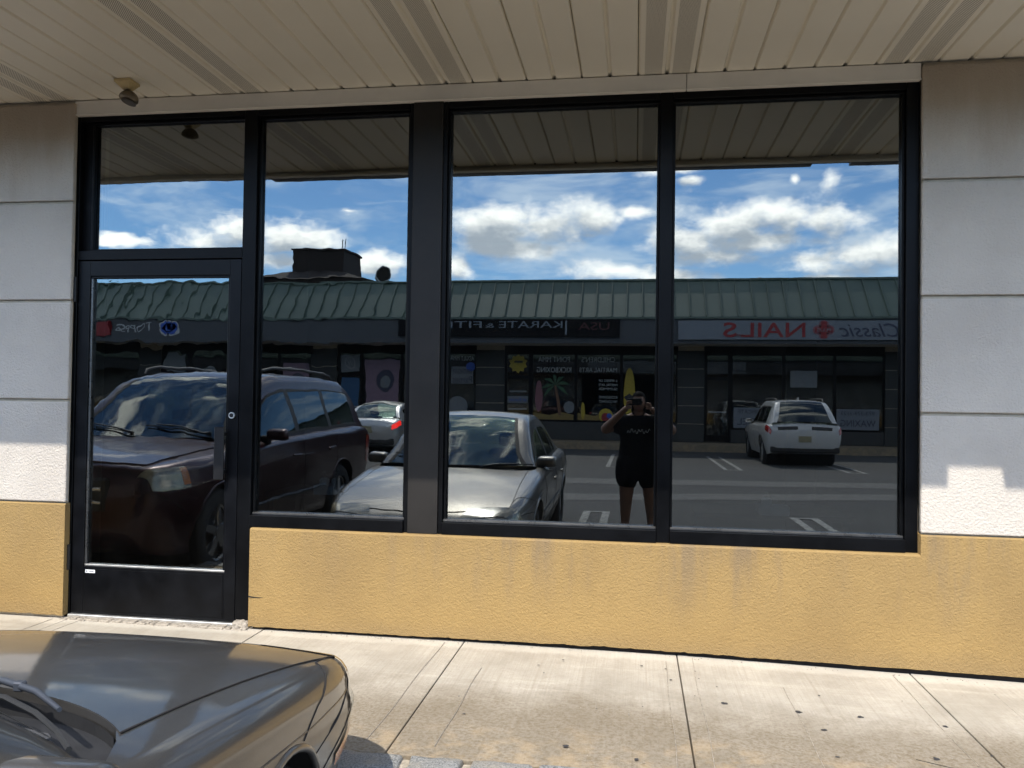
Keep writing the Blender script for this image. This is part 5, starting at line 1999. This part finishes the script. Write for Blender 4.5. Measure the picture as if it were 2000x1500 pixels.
# local frame: faces +Y, z from the ground; joints
V = [(0, 0, 0.86), (0, -0.01, 1.02), (0, -0.01, 1.18), (0, 0.0, 1.30), (0, 0.02, 1.36), (0, 0.035, 1.43),   # 0-5 pelvis..head base
     (0.17, -0.01, 1.27), (0.40, 0.10, 1.16), (0.20, 0.26, 1.36), (0.13, 0.30, 1.43),                        # 6-9 right arm: shoulder elbow wrist hand
     (-0.17, -0.01, 1.27), (-0.40, 0.10, 1.16), (-0.19, 0.26, 1.37), (-0.12, 0.30, 1.44),                    # 10-13 left arm
     (0.11, 0, 0.80), (0.14, 0.015, 0.46), (0.16, -0.01, 0.09), (0.17, 0.13, 0.035),                          # 14-17 right leg
     (-0.11, 0, 0.80), (-0.13, 0.015, 0.46), (-0.14, -0.01, 0.09), (-0.15, 0.13, 0.035)]
Ed = [(0, 1), (1, 2), (2, 3), (3, 4), (4, 5), (3, 6), (6, 7), (7, 8), (8, 9), (3, 10), (10, 11), (11, 12), (12, 13), (0, 14), (14, 15), (15, 16), (16, 17), (0, 18), (18, 19), (19, 20), (20, 21)]
Rd = [(.13, .10), (.14, .11), (.15, .11), (.12, .09), .062, .062, .075, .060, .036, .030, .075, .060, .036, .030, .125, .085, .050, .042, .125, .085, .050, .042]
skin_mesh('body', V, Ed, Rd, 'skin', per)
# head with face
bm = bmesh.new()
bmesh.ops.create_uvsphere(bm, u_segments=24, v_segments=18, radius=1.0)
for v in bm.verts:
    x_, y_, z_ = v.co
    k = 1.0 - 0.22 * max(0, -z_) ** 1.5
    v.co = Vector((x_ * 0.074 * k, y_ * 0.093 * (1 - 0.05 * max(0, -z_)), z_ * 0.112))
    if y_ > 0.85 and -0.35 < z_ < 0.1 and abs(x_) < 0.2:
        v.co.y += 0.016
from_bm('head', bm, 'skin', per, smooth=80).location = (0, 0.05, 1.485)
for sd in (-1, 1):
    bm = bmesh.new()
    bmesh.ops.create_uvsphere(bm, u_segments=10, v_segments=8, radius=0.012)
    from_bm('eye', bm, 'cloth_black', per, smooth=80).location = (sd * 0.03, 0.132, 1.49)
    bm = bmesh.new()
    bmesh.ops.create_uvsphere(bm, u_segments=10, v_segments=8, radius=0.026)
    bmesh.ops.scale(bm, vec=(0.4, 0.8, 1.2), verts=bm.verts)
    from_bm('ear', bm, 'skin', per, smooth=80).location = (sd * 0.076, 0.045, 1.48)
box('mouth', -0.022, 0.022, 0.128, 0.137, 1.418, 1.426, 'decal_pink', per, 0.003)
bm = bmesh.new()
bmesh.ops.create_uvsphere(bm, u_segments=24, v_segments=18, radius=1.0)
for v in list(bm.verts):
    x_, y_, z_ = v.co
    v.co = Vector((x_ * 0.086, y_ * 0.104 - 0.012, z_ * 0.120 + 0.012))
    if z_ < -0.2:
        v.co.z -= 0.10 * (-z_ - 0.2)
        v.co.x *= 1.15
bmesh.ops.delete(bm, geom=[f for f in bm.faces if f.calc_center_median().y > 0.035 and f.calc_center_median().z < 0.075], context='FACES')
from_bm('hair', bm, 'hair', per, smooth=80).location = (0, 0.05, 1.485)
# clothes
skin_mesh('shirt', [(0, 0, 0.66), (0, -0.01, 0.90), (0, -0.01, 1.12), (0, 0.0, 1.25), (0, 0.01, 1.315), (0.19, -0.01, 1.265), (0.33, 0.065, 1.195), (-0.19, -0.01, 1.265), (-0.33, 0.065, 1.195)],
          [(0, 1), (1, 2), (2, 3), (3, 4), (3, 5), (5, 6), (3, 7), (7, 8)], [(.25, .19), (.25, .19), (.235, .175), (.20, .14), (.09, .08), .115, .10, .115, .10], 'cloth_black', per)
skin_mesh('shorts', [(0, 0, 0.98), (0, 0, 0.82), (0.125, 0, 0.70), (0.14, 0.01, 0.48), (-0.125, 0, 0.70), (-0.135, 0.01, 0.48)], [(0, 1), (1, 2), (2, 3), (1, 4), (4, 5)], [(.22, .17), (.235, .18), .165, .135, .165, .135], 'cloth_black', per)
for sd in (-1, 1):
    skin_mesh('shoe', [(sd * 0.15, -0.05, 0.05), (sd * 0.155, 0.06, 0.045), (sd * 0.16, 0.17, 0.035)], [(0, 1), (1, 2)], [.05, .05, .04], 'shoe', per)
    # five fingers round the phone's end
    bx = sd * 0.115
    for k in range(4):
        zz = 1.478 - 0.020 * k + (0.02 if sd < 0 and k < 2 else 0)
        skin_mesh('finger', [(bx + sd * 0.02, 0.285, 1.44 - 0.006 * k), (bx + sd * 0.012, 0.325, zz), (bx - sd * 0.030, 0.318, zz + 0.004), (bx - sd * 0.042, 0.31, zz + 0.002)], [(0, 1), (1, 2), (2, 3)], [.011, .009, .008, .007], 'skin', per, sub=1)
    skin_mesh('thumb', [(bx + sd * 0.015, 0.27, 1.43), (bx - sd * 0.01, 0.25, 1.432), (bx - sd * 0.035, 0.262, 1.45)], [(0, 1), (1, 2)], [.013, .011, .009], 'skin', per, sub=1)
# print across the chest: a scribbled white script line
pts = []
for k in range(60):
    f = k / 59
    pts.append((0.13 - 0.26 * f, 0.185 - 0.5 * (0.13 - 0.26 * f) ** 2, 1.165 + 0.018 * math.sin(f * 42) + 0.012 * math.sin(f * 17 + 1)))
tube('shirt_print', pts, 0.0028, 'print_white', per, 5)
ph = box('phone', -0.082, 0.072, -4.557, -4.549, 1.308, 1.382, 'phone', None, 0.003)
tag(ph, 'dark phone held sideways in front of the person taking the picture', 'phone')
for (dx, dz) in ((0.0, 0.0), (-0.024, 0.0), (-0.012, -0.02)):
    cyl('camera_lens', (dx, -4.5488, CAMZ + dz), (dx, -4.546, CAMZ + dz), 0.007, 'plastic_black', ph, 16)
